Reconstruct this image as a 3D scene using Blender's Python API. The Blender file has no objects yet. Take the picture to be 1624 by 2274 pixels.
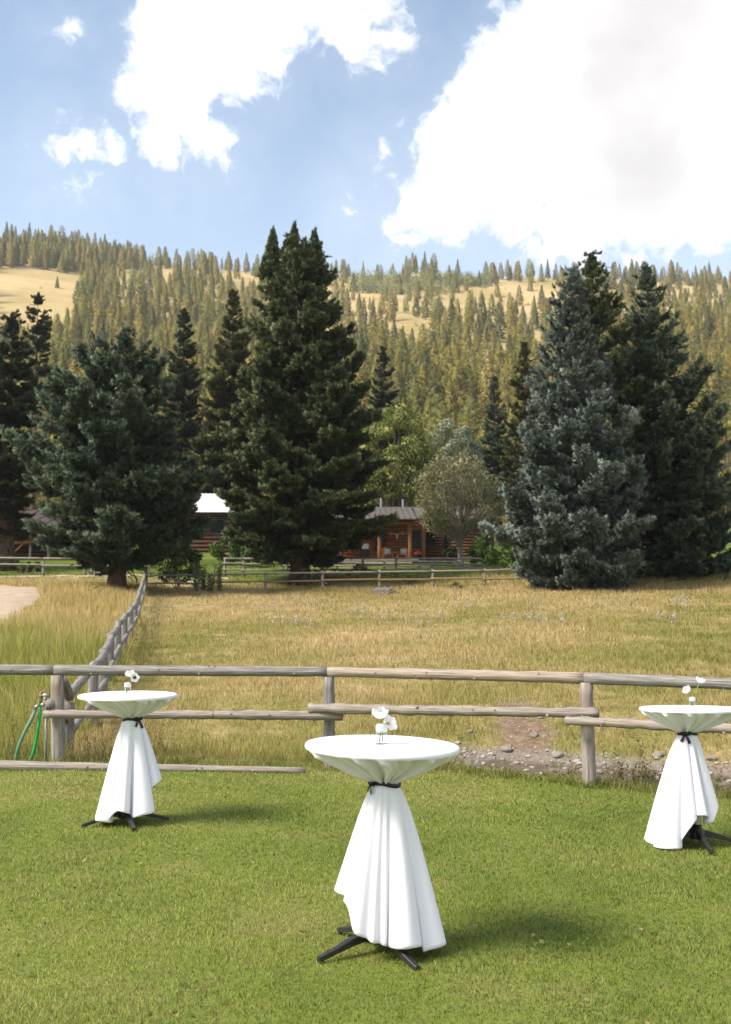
import bpy, math, random
import numpy as np
from mathutils import Vector, Matrix
RNG = np.random.default_rng(7)
random.seed(7)
S = bpy.context.scene
COL = S.collection
R = math.radians

# ------------------------------------------------------------------ camera
F, CX, CY, CAMZ = 2314.0, 812.0, 1137.0, 1.80      # focal length / centre measured on a 1624 x 2274 copy of the photo
PITCH = R(5.304)
cd = bpy.data.cameras.new('camera'); cam = bpy.data.objects.new('camera', cd); COL.objects.link(cam)
cam.location = (0, 0, CAMZ); cam.rotation_euler = (R(90) + PITCH, 0, 0)
cd.sensor_fit = 'HORIZONTAL'; cd.sensor_width = 24.0; cd.lens = 24.0 * F / 1624
cd.clip_start = 0.1; cd.clip_end = 6000
cd.dof.use_dof = True; cd.dof.focus_distance = 7.3; cd.dof.aperture_fstop = 4.0
S.camera = cam

# ------------------------------------------------------------------ sun, sky, exposure
SUN_TO = Vector((-0.90 * math.cos(R(46)), -0.43 * math.cos(R(46)), math.sin(R(46)))).normalized()
sl = bpy.data.lights.new('sun', 'SUN'); sl.energy = 2.25; sl.angle = R(20.0); sl.color = (1.0, 0.905, 0.78)
so = bpy.data.objects.new('sun', sl); COL.objects.link(so)
so.rotation_euler = (-SUN_TO).to_track_quat('-Z', 'Y').to_euler(); so.location = (-30, -20, 40)
S.view_settings.view_transform = 'Standard'; S.view_settings.look = 'None'
S.view_settings.gamma = 1.0; S.view_settings.exposure = 1.64; S.view_settings.use_curve_mapping = False
try:
    S.cycles.max_bounces = 6; S.cycles.diffuse_bounces = 2; S.cycles.transparent_max_bounces = 16
    S.cycles.transmission_bounces = 6; S.cycles.caustics_reflective = False; S.cycles.caustics_refractive = False
    S.cycles.use_denoising = True
except Exception: pass

def ray(px, py):
    u, v = (px - CX) / F, (CY - py) / F
    return np.array([u, math.cos(PITCH) - v * math.sin(PITCH), math.sin(PITCH) + v * math.cos(PITCH)])
def at(px, py, D):
    r = ray(px, py); t = D / r[1]
    return np.array([r[0] * t, D, CAMZ + r[2] * t])
def elev(py):
    r = ray(CX, py); return r[2] / r[1]
def proj(x, y, z):
    z = z - CAMZ
    fw = y * math.cos(PITCH) + z * math.sin(PITCH); up = -y * math.sin(PITCH) + z * math.cos(PITCH)
    return CX + F * x / fw, CY - F * up / fw

# world: Nishita sky with cumulus
W = bpy.data.worlds.new('World'); S.world = W; W.use_nodes = True
wt = W.node_tree; wn, wl = wt.nodes, wt.links; wn.clear()
def N(t, nodes=wn, **kw):
    n = nodes.new(t)
    for k, v in kw.items(): setattr(n, k, v)
    return n
def make_world():
    out = N('ShaderNodeOutputWorld'); mix = N('ShaderNodeMixShader')
    b1 = N('ShaderNodeBackground'); b2 = N('ShaderNodeBackground')
    sky = N('ShaderNodeTexSky'); sky.sky_type = 'NISHITA'; sky.sun_disc = False
    sky.sun_elevation = R(46); sky.sun_rotation = math.atan2(SUN_TO.x, SUN_TO.y)
    sky.altitude = 1900; sky.air_density = 1.0; sky.dust_density = 3.6; sky.ozone_density = .35
    sm = N('ShaderNodeMix', data_type='RGBA', blend_type='MULTIPLY'); sm.inputs[0].default_value = 1; wl.new(sky.outputs[0], sm.inputs[6]); sm.inputs[7].default_value = (1.0, 1.07, .99, 1); wl.new(sm.outputs[2], b1.inputs[0]); b1.inputs[1].default_value = 0.082
    tc = N('ShaderNodeTexCoord')
    def vm(op, a, b=None, s=None):
        n = N('ShaderNodeVectorMath', operation=op)
        for i, q in enumerate((a, b)):
            if q is None: continue
            if isinstance(q, (tuple, list, np.ndarray)): n.inputs[i].default_value = tuple(q)
            else: wl.new(q, n.inputs[i])
        if s is not None: n.inputs['Scale'].default_value = s
        return n.outputs['Value'] if op == 'DISTANCE' else n.outputs[0]
    def ma(op, a, b=None, c=None, clamp=False):
        n = N('ShaderNodeMath', operation=op, use_clamp=clamp)
        for i, q in enumerate((a, b, c)):
            if q is None: continue
            if isinstance(q, (int, float)): n.inputs[i].default_value = q
            else: wl.new(q, n.inputs[i])
        return n.outputs[0]
    def noise(vec, scale, detail, rough=0.55, col=False):
        n = N('ShaderNodeTexNoise'); n.inputs['Scale'].default_value = scale; n.inputs['Detail'].default_value = detail
        n.inputs['Roughness'].default_value = rough; wl.new(vec, n.inputs['Vector'])
        return n.outputs['Color' if col else 'Fac']
    d = tc.outputs['Generated']
    d = vm('NORMALIZE', d)
    w1 = vm('SCALE', vm('SUBTRACT', noise(d, 9, 3, col=True), (.5, .5, .5)), s=.055)
    w2 = vm('SCALE', vm('SUBTRACT', noise(d, 34, 4, .6, col=True), (.5, .5, .5)), s=.026)
    p = vm('ADD', vm('ADD', d, w1), w2)
    blobs = [  # px, py, radius px : the large left cloud
        (420, -40, 130), (560, -20, 120), (390, 60, 95), (510, 60, 110), (620, 20, 90), (380, 160, 95), (320, 200, 60), (470, 150, 95),
        (540, 150, 70), (590, 110, 70), (400, 250, 85), (370, 320, 60), (460, 345, 55), (430, 300, 60), (495, 340, 26), (300, 305, 22),
        (700, 0, 60), (770, 20, 70), (810, 80, 55), (850, 110, 32), (870, 70, 38), (840, -10, 60), (710, 100, 18),
        # small left clouds
        (140, 320, 38), (190, 325, 40), (240, 335, 34), (165, 345, 30), (100, 335, 20), (150, 398, 27), (180, 402, 26), (205, 404, 22), (140, 84, 24), (165, 82, 16),
        # the large right cloud
        (1300, -60, 160), (1500, -30, 220), (1200, 90, 130), (1130, 110, 90), (1350, 150, 190), (1550, 200, 190), (1090, 200, 105), (1030, 240, 70),
        (1200, 300, 170), (1000, 310, 75), (960, 340, 60), (1400, 350, 190), (1570, 380, 170), (1060, 390, 110), (930, 450, 72), (880, 470, 44),
        (1000, 450, 80), (900, 515, 36), (1150, 440, 90), (1280, 490, 95), (1180, 545, 36), (1220, 565, 40), (1300, 560, 50), (1420, 480, 80),
        (1400, 575, 30), (1460, 530, 40), (1540, 500, 60), (1480, 565, 28), (1600, 520, 40), (1560, 560, 24),
        # wisps
        (840, 320, 16), (832, 340, 12), (882, 270, 9), (872, 380, 11), (772, 468, 9), (778, 490, 8), (768, 432, 6), (820, 405, 7)]
    f = None
    for bx, by, br in blobs:
        c = ray(bx, by); c = c / np.linalg.norm(c)
        v = ma('SUBTRACT', br / F * 1.02, vm('DISTANCE', p, c))
        f = v if f is None else ma('MAXIMUM', f, v)
    # scattered cumulus over the rest of the dome, away from the part in view
    fw = ray(CX, 560); fw = fw / np.linalg.norm(fw)
    away = ma('SUBTRACT', vm('DISTANCE', d, fw), 0.62)
    gen = ma('MULTIPLY_ADD', ma('SUBTRACT', noise(d, 2.6, 3), .515), .8, 0.0)
    f = ma('MAXIMUM', f, ma('MINIMUM', gen, away))
    det = ma('SUBTRACT', noise(p, 60, 6, .62), .5)
    f = ma('MULTIPLY_ADD', det, .052, f)
    mr = N('ShaderNodeMapRange', interpolation_type='SMOOTHSTEP'); wl.new(f, mr.inputs[0])
    mr.inputs[1].default_value = -.010; mr.inputs[2].default_value = .024
    # thin veil around clouds
    mr2 = N('ShaderNodeMapRange', interpolation_type='SMOOTHSTEP'); wl.new(f, mr2.inputs[0])
    mr2.inputs[1].default_value = -.06; mr2.inputs[2].default_value = .02; mr2.inputs[4].default_value = .09
    # thin high veil, denser towards the horizon
    sx = N('ShaderNodeSeparateXYZ'); wl.new(d, sx.inputs[0])
    vh = N('ShaderNodeMapRange', interpolation_type='SMOOTHSTEP'); wl.new(sx.outputs[2], vh.inputs[0]); vh.inputs[1].default_value = .55; vh.inputs[2].default_value = .22; vh.inputs[3].default_value = .03; vh.inputs[4].default_value = .22
    veil = ma('MULTIPLY', vh.outputs[0], ma('MULTIPLY_ADD', noise(d, 3.5, 4), .9, .55))
    alpha = ma('MAXIMUM', mr.outputs[0], ma('ADD', veil, mr2.outputs[0]), clamp=True)
    # broad grey base areas inside the thick cloud
    g = noise(d, 5.2, 4, .5); c = ray(1400, 215); c = c / np.linalg.norm(c)
    near = N('ShaderNodeMapRange', interpolation_type='SMOOTHSTEP'); wl.new(vm('DISTANCE', d, c), near.inputs[0])
    near.inputs[1].default_value = .22; near.inputs[2].default_value = .0
    thick = N('ShaderNodeMapRange', interpolation_type='SMOOTHSTEP'); wl.new(f, thick.inputs[0])
    thick.inputs[1].default_value = .004; thick.inputs[2].default_value = .022
    gm = N('ShaderNodeMapRange', interpolation_type='SMOOTHSTEP'); wl.new(g, gm.inputs[0]); gm.inputs[1].default_value = .48; gm.inputs[2].default_value = .66
    gsum = ma('MULTIPLY', ma('ADD', ma('MULTIPLY', gm.outputs[0], .22), ma('MULTIPLY', near.outputs[0], ma('MULTIPLY_ADD', noise(vm('MULTIPLY', d, (1, 1, 1.6)), 4, 4, .55), 1.3, -.05, clamp=True)), clamp=True), thick.outputs[0])
    cc = N('ShaderNodeMix', data_type='RGBA'); wl.new(gsum, cc.inputs[0])
    cc.inputs[6].default_value = (.52, .513, .51, 1); cc.inputs[7].default_value = (.185, .177, .175, 1)
    wl.new(cc.outputs[2], b2.inputs[0]); b2.inputs[1].default_value = 1.0
    wl.new(alpha, mix.inputs[0]); wl.new(b1.outputs[0], mix.inputs[1]); wl.new(b2.outputs[0], mix.inputs[2])
    wl.new(mix.outputs[0], out.inputs[0])
make_world()

# ------------------------------------------------------------------ helpers
def link(o, parent=None):
    COL.objects.link(o)
    if parent is not None: o.parent = parent
    return o
def tag(o, label=None, cat=None, group=None, kind=None):
    if label: o['label'] = label
    if cat: o['category'] = cat
    if group: o['group'] = group
    if kind: o['kind'] = kind
    return o
def empty(name, loc, label=None, cat=None, group=None, rz=0):
    o = bpy.data.objects.new(name, None); o.location = tuple(float(q) for q in loc); o.rotation_euler = (0, 0, rz); o.empty_display_size = .2
    link(o); return tag(o, label, cat, group)
def arr_mesh(name, V, Fc, mat, uv=None, col=None, smooth=False, nor=None):
    V = np.asarray(V, np.float32); Fc = np.asarray(Fc, np.int32); k = Fc.shape[1]
    if nor is not None:                                   # leaf shading normals: wind each face so that it agrees with them
        nor = np.asarray(nor, np.float32); nor = nor / (np.linalg.norm(nor, axis=1)[:, None] + 1e-9)
        g_ = np.cross(V[Fc[:, 1]] - V[Fc[:, 0]], V[Fc[:, 2]] - V[Fc[:, 0]]); fl = (g_ * nor[Fc[:, 0]]).sum(1) < 0; Fc = Fc.copy(); Fc[fl] = Fc[fl][:, ::-1]
    m = bpy.data.meshes.new(name); m.vertices.add(len(V)); m.vertices.foreach_set('co', V.ravel())
    m.loops.add(Fc.size); m.loops.foreach_set('vertex_index', Fc.ravel())
    m.polygons.add(len(Fc)); m.polygons.foreach_set('loop_start', np.arange(0, Fc.size, k, dtype=np.int32))
    if smooth: m.polygons.foreach_set('use_smooth', np.ones(len(Fc), bool))
    m.update(calc_edges=True)
    if uv is not None:
        l = m.uv_layers.new(name='UVMap'); l.data.foreach_set('uv', np.asarray(uv, np.float32)[Fc.ravel()].ravel())
    if col is not None:
        a = m.color_attributes.new('Col', 'FLOAT_COLOR', 'POINT'); c = np.ones((len(V), 4), np.float32); c[:, :3] = col
        a.data.foreach_set('color', c.ravel())
    if nor is not None:
        a = m.attributes.new('custom_normal', 'FLOAT_VECTOR', 'POINT'); a.data.foreach_set('vector', nor.ravel())
    if mat: m.materials.append(mat)
    return m
def obj(name, mesh, parent=None):
    return link(bpy.data.objects.new(name, mesh), parent)
class MB:
    """collects shapes with mixed faces and builds one mesh"""
    def __init__(s): s.v, s.f, s.u = [], [], []
    def add(s, V, Fc, U=None):
        b = len(s.v); s.v += [tuple(map(float, q)) for q in V]; s.u += [tuple(map(float, q)) for q in U] if U is not None else [(q[0], q[2]) for q in V]
        s.f += [tuple(int(i) + b for i in q) for q in Fc]; return s
    def box(s, a, b, M=None, taper=1):
        x0, y0, z0 = a; x1, y1, z1 = b
        P = [(x, y, z) for z in (z0, z1) for x, y in ((x0, y0), (x1, y0), (x1, y1), (x0, y1))]
        if M is not None: P = [tuple(M @ Vector(p)) for p in P]
        return s.add(P, [(3, 2, 1, 0), (4, 5, 6, 7), (0, 1, 5, 4), (1, 2, 6, 5), (2, 3, 7, 6), (3, 0, 4, 7)])
    def tube(s, pts, rad, n=10, caps=True, jit=0, rng=None):
        V, Fc, U = tube_arr(pts, rad, n, jit, rng); s.add(V, Fc, U)
        if caps:
            b = len(s.v) - len(V); k = len(pts)
            # caps use own verts for sharp rim
            for ring, rev in ((0, True), (k - 1, False)):
                idx = [b + ring * (n + 1) + i for i in range(n)]
                s.f.append(tuple(reversed(idx)) if rev else tuple(idx))
        return s
    def lathe(s, prof, n=24, c=(0, 0, 0)):
        V, Fc = [], []
        for r, z in prof:
            for i in range(n):
                a = 2 * math.pi * i / n; V.append((c[0] + r * math.cos(a), c[1] + r * math.sin(a), c[2] + z))
        for j in range(len(prof) - 1):
            for i in range(n):
                Fc.append((j * n + i, j * n + (i + 1) % n, (j + 1) * n + (i + 1) % n, (j + 1) * n + i))
        return s.add(V, Fc)
    def build(s, name, mat, parent=None, smooth=False, bevel=0):
        m = bpy.data.meshes.new(name); m.from_pydata(s.v, [], s.f)
        l = m.uv_layers.new(name='UVMap'); li = np.zeros(len(m.loops), np.int32); m.loops.foreach_get('vertex_index', li)
        l.data.foreach_set('uv', np.asarray(s.u, np.float32)[li].ravel())
        m.materials.append(mat)
        if smooth: m.polygons.foreach_set('use_smooth', np.ones(len(m.polygons), bool))
        m.update(); o = obj(name, m, parent)
        if bevel:
            b = o.modifiers.new('bevel', 'BEVEL'); b.width = bevel; b.segments = 2; b.limit_method = 'ANGLE'
        return o
def tube_arr(pts, rad, n=10, jit=0, rng=None):
    P = np.asarray(pts, float); k = len(P)
    rad = np.full(k, rad, float) if np.isscalar(rad) else np.asarray(rad, float)
    T = np.gradient(P, axis=0); T /= np.linalg.norm(T, axis=1)[:, None] + 1e-9
    up = np.array([0, 0, 1.]) if abs(T[:, 2]).mean() < .8 else np.array([1., 0, 0])
    A = np.cross(T, up); A /= np.linalg.norm(A, axis=1)[:, None] + 1e-9; B = np.cross(A, T)
    L = np.concatenate([[0], np.cumsum(np.linalg.norm(np.diff(P, axis=0), axis=1))])
    a = np.linspace(0, 2 * np.pi, n + 1)
    rr = rad[:, None] * np.ones(n + 1)
    if jit:
        j = rng.normal(0, jit, (k, n)); j = (j + np.roll(j, 1, 1)) / 1.4; rr = rr * (1 + np.concatenate([j, j[:, :1]], 1))
    V = P[:, None] + rr[..., None] * (np.cos(a)[None, :, None] * A[:, None] + np.sin(a)[None, :, None] * B[:, None])
    U = np.stack(np.broadcast_arrays(a[None] / (2 * np.pi), L[:, None]), -1)
    Fc = [(i * (n + 1) + j, i * (n + 1) + j + 1, (i + 1) * (n + 1) + j + 1, (i + 1) * (n + 1) + j) for i in range(k - 1) for j in range(n)]
    return V.reshape(-1, 3), Fc, U.reshape(-1, 2)

# ------------------------------------------------------------------ materials
def mat(name, build, rough=.8, spec=.3):
    m = bpy.data.materials.new(name); m.use_nodes = True
    nt = m.node_tree; b = nt.nodes['Principled BSDF']; b.inputs['Roughness'].default_value = rough; b.inputs['Specular IOR Level'].default_value = spec
    class K: pass
    k = K(); k.nt, k.b, k.n, k.l = nt, b, nt.nodes, nt.links
    def noise(scale, detail=4, rough=.55, vec=None, coord='Object', stretch=None):
        t = k.n.new('ShaderNodeTexNoise'); t.inputs['Scale'].default_value = scale; t.inputs['Detail'].default_value = detail; t.inputs['Roughness'].default_value = rough
        if vec is None:
            c = k.n.new('ShaderNodeTexCoord'); vec = c.outputs[coord]
            if stretch:
                mp = k.n.new('ShaderNodeMapping'); mp.inputs['Scale'].default_value = stretch; k.l.new(vec, mp.inputs[0]); vec = mp.outputs[0]
        k.l.new(vec, t.inputs['Vector']); return t.outputs['Fac']
    def ramp(fac, stops):
        r = k.n.new('ShaderNodeValToRGB'); k.l.new(fac, r.inputs[0]); e = r.color_ramp.elements
        while len(e) < len(stops): e.new(.5)
        for q, (p, c) in zip(e, stops): q.position = p; q.color = (*c, 1) if len(c) == 3 else c
        return r.outputs[0]
    def mixc(fac, a, b, mode='MIX'):
        x = k.n.new('ShaderNodeMix'); x.data_type = 'RGBA'; x.blend_type = mode
        for i, q in ((0, fac), (6, a), (7, b)):
            if isinstance(q, (int, float)): x.inputs[i].default_value = q
            elif isinstance(q, tuple): x.inputs[i].default_value = (*q, 1)
            else: k.l.new(q, x.inputs[i])
        return x.outputs[2]
    def attr(nm='Col'):
        a = k.n.new('ShaderNodeAttribute'); a.attribute_name = nm; return a.outputs['Color']
    def bump(fac, strength=.4, dist=.02):
        x = k.n.new('ShaderNodeBump'); x.inputs['Strength'].default_value = strength; x.inputs['Distance'].default_value = dist
        k.l.new(fac, x.inputs['Height']); k.l.new(x.outputs[0], b.inputs['Normal'])
    def base(c):
        if isinstance(c, tuple): b.inputs['Base Color'].default_value = (*c, 1)
        else: k.l.new(c, b.inputs['Base Color'])
    def translucent(col, amount):
        t = k.n.new('ShaderNodeBsdfTranslucent'); ms = k.n.new('ShaderNodeMixShader'); ms.inputs[0].default_value = amount
        if isinstance(col, tuple): t.inputs[0].default_value = (*col, 1)
        else: k.l.new(col, t.inputs[0])
        k.l.new(b.outputs[0], ms.inputs[1]); k.l.new(t.outputs[0], ms.inputs[2]); k.l.new(ms.outputs[0], k.n['Material Output'].inputs[0])
    k.noise, k.ramp, k.mixc, k.attr, k.bump, k.base, k.translucent = noise, ramp, mixc, attr, bump, base, translucent
    build(k); return m
def flat(name, c, rough=.7, spec=.3, var=.12, scale=12):
    def f(k):
        n = k.noise(scale, 4); k.base(k.ramp(n, [(.25, tuple(q * (1 - var) for q in c)), (.75, tuple(min(1, q * (1 + var)) for q in c))]))
    return mat(name, f, rough, spec)
def leafm(name, tr=.3, rough=.6, spec=.25):
    def f(k): c = k.attr(); k.base(c); k.translucent(c, tr)
    return mat(name, f, rough, spec)
def wood(name, dark, mid, light, warm, rough=.85):
    def f(k):
        n1 = k.noise(1, 6, .65, coord='UV', stretch=(14, 2.6, 1)); n2 = k.noise(1, 4, .6, coord='UV', stretch=(4, 1.6, 1)); n3 = k.noise(1, 5, .6, coord='UV', stretch=(34, 1.1, 1))
        c = k.ramp(n1, [(.25, dark), (.48, mid), (.72, light)])
        c = k.mixc(k.ramp(n2, [(.46, (0, 0, 0)), (.66, (1, 1, 1))]), c, warm, 'MIX') if warm else c
        c = k.mixc(k.ramp(n3, [(.57, (0, 0, 0)), (.64, (.85, .85, .85))]), c, tuple(q * .35 for q in dark))
        k.base(c); k.bump(n1, .6, .012)
    return mat(name, f, rough, .15)
M = {}
M['wood_grey'] = wood('weathered_wood', (.085, .078, .073), (.20, .185, .172), (.34, .32, .30), None)
M['wood_tan'] = wood('weathered_wood_tan', (.13, .10, .075), (.30, .25, .205), (.45, .395, .34), (.32, .235, .165))
M['wood_rail'] = wood('weathered_rail', (.105, .090, .080), (.25, .222, .20), (.40, .37, .335), (.25, .19, .145))
M['wood_far'] = wood('far_rail', (.12, .10, .09), (.24, .21, .19), (.34, .31, .285), None)
M['wood_red'] = wood('far_rail_brown', (.15, .09, .06), (.27, .16, .10), (.36, .24, .16), None)
M['bark'] = wood('bark', (.03, .02, .015), (.085, .055, .04), (.15, .10, .075), None)
M['bark_grey'] = wood('bark_grey', (.10, .085, .07), (.20, .17, .14), (.30, .26, .22), None)
M['log_red'] = wood('cabin_log', (.12, .05, .026), (.25, .102, .046), (.33, .145, .068), None, .7)
M['log_dark'] = wood('dark_log', (.05, .025, .018), (.12, .06, .04), (.17, .09, .06), None, .8)
M['cedar'] = wood('orange_timber', (.16, .07, .03), (.27, .12, .055), (.34, .165, .08), None, .6)
M['plank'] = wood('deck_plank', (.34, .27, .21), (.50, .41, .33), (.60, .52, .44), None, .8)
M['chair'] = flat('orange_paint', (.55, .20, .05), .5)
M['chinking'] = flat('chinking', (.20, .15, .11), .9)
M['window_dark'] = flat('window_glass', (.012, .014, .016), .18, .12)
M['window_white'] = flat('door_blind', (.72, .74, .76), .5)
M['trim'] = flat('dark_trim', (.05, .035, .03), .6)
M['roof_white'] = flat('white_metal_roof', (.78, .79, .82), .45, .5, .04, 2)
M['roof_brown'] = flat('brown_metal_roof', (.105, .09, .078), .55, .3, .12, 2)
M['red'] = flat('red_enamel', (.42, .03, .04), .35)
M['pillow'] = flat('pillow_fabric', (.42, .47, .52), .9, .1, .45, 9)
M['bone'] = flat('bone', (.62, .57, .50), .8)
M['rock'] = mat('rock', lambda k: (k.base(k.ramp(k.noise(9, 6, .7), [(.25, (.19, .165, .14)), (.55, (.38, .34, .30)), (.8, (.56, .51, .47))])), k.bump(k.noise(14, 5, .7), .8, .04)), .9, .2)
M['boulder'] = mat('boulder', lambda k: (k.base(k.ramp(k.noise(5, 6, .7), [(.25, (.09, .078, .066)), (.55, (.22, .195, .17)), (.8, (.38, .345, .31))])), k.bump(k.noise(9, 5, .7), 1.0, .08)), .95, .1)
M['metal_dark'] = flat('black_steel', (.018, .017, .017), .42, .5, .3, 30)
M['galv'] = flat('galvanised_pipe', (.36, .36, .36), .35, .5, .25, 40); M['galv'].node_tree.nodes['Principled BSDF'].inputs['Metallic'].default_value = .7
M['brass'] = flat('brass', (.26, .17, .09), .4); M['brass'].node_tree.nodes['Principled BSDF'].inputs['Metallic'].default_value = .6
M['hose'] = flat('hose_green', (.11, .21, .14), .45); M['hose_bright'] = flat('hose_bright_green', (.015, .36, .09), .4)
M['ribbon'] = flat('black_satin', (.008, .008, .010), .45, .4)
def _cloth(k):
    k.base((.81, .80, .865)); q_ = k.mixc(.35, k.noise(7, 5, .65), k.noise(26, 3, .6, stretch=(1, 1, .35))); k.bump(q_, .22, .012); k.translucent((.78, .78, .78), .05)
M['cloth'] = mat('white_polyester', _cloth, .75, .25)
M['plywood'] = flat('plywood_top', (.38, .27, .17), .7)
def _petal(k): k.base((.88, .88, .86)); k.translucent((.85, .85, .82), .3)
M['petal'] = mat('white_petal', _petal, .6, .2)
M['pollen'] = flat('yellow_centre', (.62, .45, .05)); M['purple'] = flat('purple_centre', (.045, .015, .05))
def _stem(k): k.base((.22, .33, .06)); k.translucent((.25, .4, .06), .2)
M['stem'] = mat('green_stem', _stem, .5)
def _thin(tint, amt, rough=.0, white=0.0):
    def f(k):
        tr = k.n.new('ShaderNodeBsdfTransparent'); tr.inputs[0].default_value = (*tint, 1); gl = k.n.new('ShaderNodeBsdfGlossy'); gl.inputs['Roughness'].default_value = rough
        lw = k.n.new('ShaderNodeLayerWeight'); lw.inputs[0].default_value = amt; ms = k.n.new('ShaderNodeMixShader'); pw = k.n.new('ShaderNodeMath'); pw.operation = 'POWER'; pw.inputs[1].default_value = 3; lw.inputs[0].default_value = .5; k.l.new(lw.outputs['Facing'], pw.inputs[0]); mu = k.n.new('ShaderNodeMath'); mu.operation = 'MULTIPLY_ADD'; mu.inputs[1].default_value = amt * 2; mu.inputs[2].default_value = .03; k.l.new(pw.outputs[0], mu.inputs[0]); k.l.new(mu.outputs[0], ms.inputs[0]); k.l.new(tr.outputs[0], ms.inputs[1]); k.l.new(gl.outputs[0], ms.inputs[2]); out = ms.outputs[0]
        if white:
            k.base((.85, .86, .87)); m2 = k.n.new('ShaderNodeMixShader'); m2.inputs[0].default_value = white; k.l.new(out, m2.inputs[1]); k.l.new(k.b.outputs[0], m2.inputs[2]); out = m2.outputs[0]
        k.l.new(out, k.n['Material Output'].inputs[0])
    return f
M['glass'] = mat('clear_glass', _thin((.97, .98, .98), .28), 0, .5)
M['vase_water'] = mat('vase_water', _thin((.95, .97, .95), .12), 0, .5)
M['frost'] = mat('etched_glass', _thin((.95, .95, .96), .35, .15, .42), .4, .5)
def _water(k):
    tr = k.n.new('ShaderNodeBsdfTransparent'); tr.inputs[0].default_value = (.93, .89, .84, 1); gl = k.n.new('ShaderNodeBsdfGlossy'); gl.inputs['Roughness'].default_value = .16
    bp = k.n.new('ShaderNodeBump'); bp.inputs['Strength'].default_value = .9; bp.inputs['Distance'].default_value = .05; k.l.new(k.noise(11, 4, .65, stretch=(1, 2.2, 1)), bp.inputs['Height']); k.l.new(bp.outputs[0], gl.inputs['Normal'])
    lw = k.n.new('ShaderNodeLayerWeight'); lw.inputs[0].default_value = .10; k.l.new(bp.outputs[0], lw.inputs['Normal']); ms = k.n.new('ShaderNodeMixShader'); k.l.new(lw.outputs['Fresnel'], ms.inputs[0]); k.l.new(tr.outputs[0], ms.inputs[1]); k.l.new(gl.outputs[0], ms.inputs[2]); k.l.new(ms.outputs[0], k.n['Material Output'].inputs[0])
M['water'] = mat('stream_water', _water, .08, .5)
M['leaf'] = leafm('leaf'); M['needle'] = leafm('needle', .12, .65, .2); M['grass'] = leafm('grass_blade', .35, .55, .3); M['drygrass'] = leafm('dry_grass_blade', .35, .75, .15)
def _sprig(k):
    a = k.n.new('ShaderNodeAttribute'); a.attribute_type = 'INSTANCER'; a.attribute_name = 'tint'; c = k.mixc(1.0, k.attr(), a.outputs['Color'], 'MULTIPLY'); k.base(c); k.translucent(c, .12)
M['sprig'] = mat('spruce_needles', _sprig, .65, .2)
M['far_needle'] = leafm('far_needle', .28, .65, .2)
M['snag'] = flat('dead_wood', (.42, .37, .33), .9)

# ground materials
def _lawn(k):
    a = k.noise(1.1, 5, .6); b = k.noise(7, 5, .65); c = k.noise(60, 4, .7)
    g = k.ramp(a, [(.3, (.135, .185, .034)), (.5, (.19, .235, .046)), (.7, (.27, .26, .085))])
    g = k.mixc(k.ramp(b, [(.5, (0, 0, 0)), (.75, (.7, .7, .7))]), g, (.23, .18, .08)); g = k.mixc(k.ramp(c, [(.4, (0, 0, 0)), (.7, (.6, .6, .6))]), g, (.08, .095, .02))
    k.base(g); k.bump(c, .8, .03)
M['lawn'] = mat('lawn_soil', _lawn, .95, .05)
def _pasture(k):
    a = k.noise(.35, 5, .6); b = k.noise(2.5, 5, .65); c = k.noise(24, 4, .7)
    g = k.ramp(a, [(.36, (.20, .215, .055)), (.5, (.35, .285, .12)), (.64, (.49, .37, .20))])
    g = k.mixc(k.ramp(b, [(.45, (0, 0, 0)), (.72, (.7, .7, .7))]), g, (.12, .13, .03)); g = k.mixc(k.ramp(c, [(.45, (0, 0, 0)), (.7, (.6, .6, .6))]), g, (.10, .075, .03))
    at_ = k.n.new('ShaderNodeAttribute'); at_.attribute_name = 'Col'; sep = k.n.new('ShaderNodeSeparateColor'); k.l.new(at_.outputs[0], sep.inputs[0])
    mud = k.ramp(k.noise(9, 5, .7), [(.3, (.13, .09, .06)), (.55, (.24, .17, .115)), (.78, (.36, .28, .215))])
    gra = k.ramp(k.noise(28, 5, .7), [(.3, (.14, .115, .095)), (.55, (.26, .222, .19)), (.75, (.40, .355, .315))])
    g = k.mixc(sep.outputs[0], g, mud); g = k.mixc(sep.outputs[1], g, gra)
    k.base(g); k.bump(c, .9, .06)
M['pasture'] = mat('pasture_soil', _pasture, .95, .05)
def _yard(k):
    a = k.noise(.3, 5, .6); c = k.noise(14, 4, .7)
    g = k.ramp(a, [(.3, (.075, .125, .02)), (.55, (.12, .16, .03)), (.75, (.20, .19, .06))]); g = k.mixc(k.ramp(c, [(.45, (0, 0, 0)), (.7, (.5, .5, .5))]), g, (.05, .08, .015))
    k.base(g); k.bump(c, .8, .05)
M['yard'] = mat('yard_grass', _yard, .95, .05)
def _hill(k):
    a = k.noise(.012, 6, .6); b = k.noise(.09, 6, .7); c = k.noise(.6, 4, .7)
    g = k.ramp(a, [(.35, (.30, .23, .10)), (.55, (.42, .32, .16)), (.7, (.46, .35, .19))]); g = k.mixc(k.ramp(b, [(.5, (0, 0, 0)), (.68, (.6, .6, .6))]), g, (.27, .22, .085))
    g = k.mixc(k.ramp(c, [(.5, (0, 0, 0)), (.75, (.4, .4, .4))]), g, (.20, .17, .06)); k.base(g); k.bump(c, .6, .5)
M['hill'] = mat('hill_grass', _hill, .95, .05)
def _path(k):
    a = k.noise(1.6, 5, .65); c = k.noise(35, 4, .7)
    k.base(k.mixc(k.ramp(c, [(.4, (0, 0, 0)), (.7, (.5, .5, .5))]), k.ramp(a, [(.3, (.33, .26, .19)), (.7, (.47, .38, .29))]), (.26, .20, .145))); k.bump(c, .6, .02)
M['path'] = mat('sandy_track', _path, .95, .1)

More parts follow.
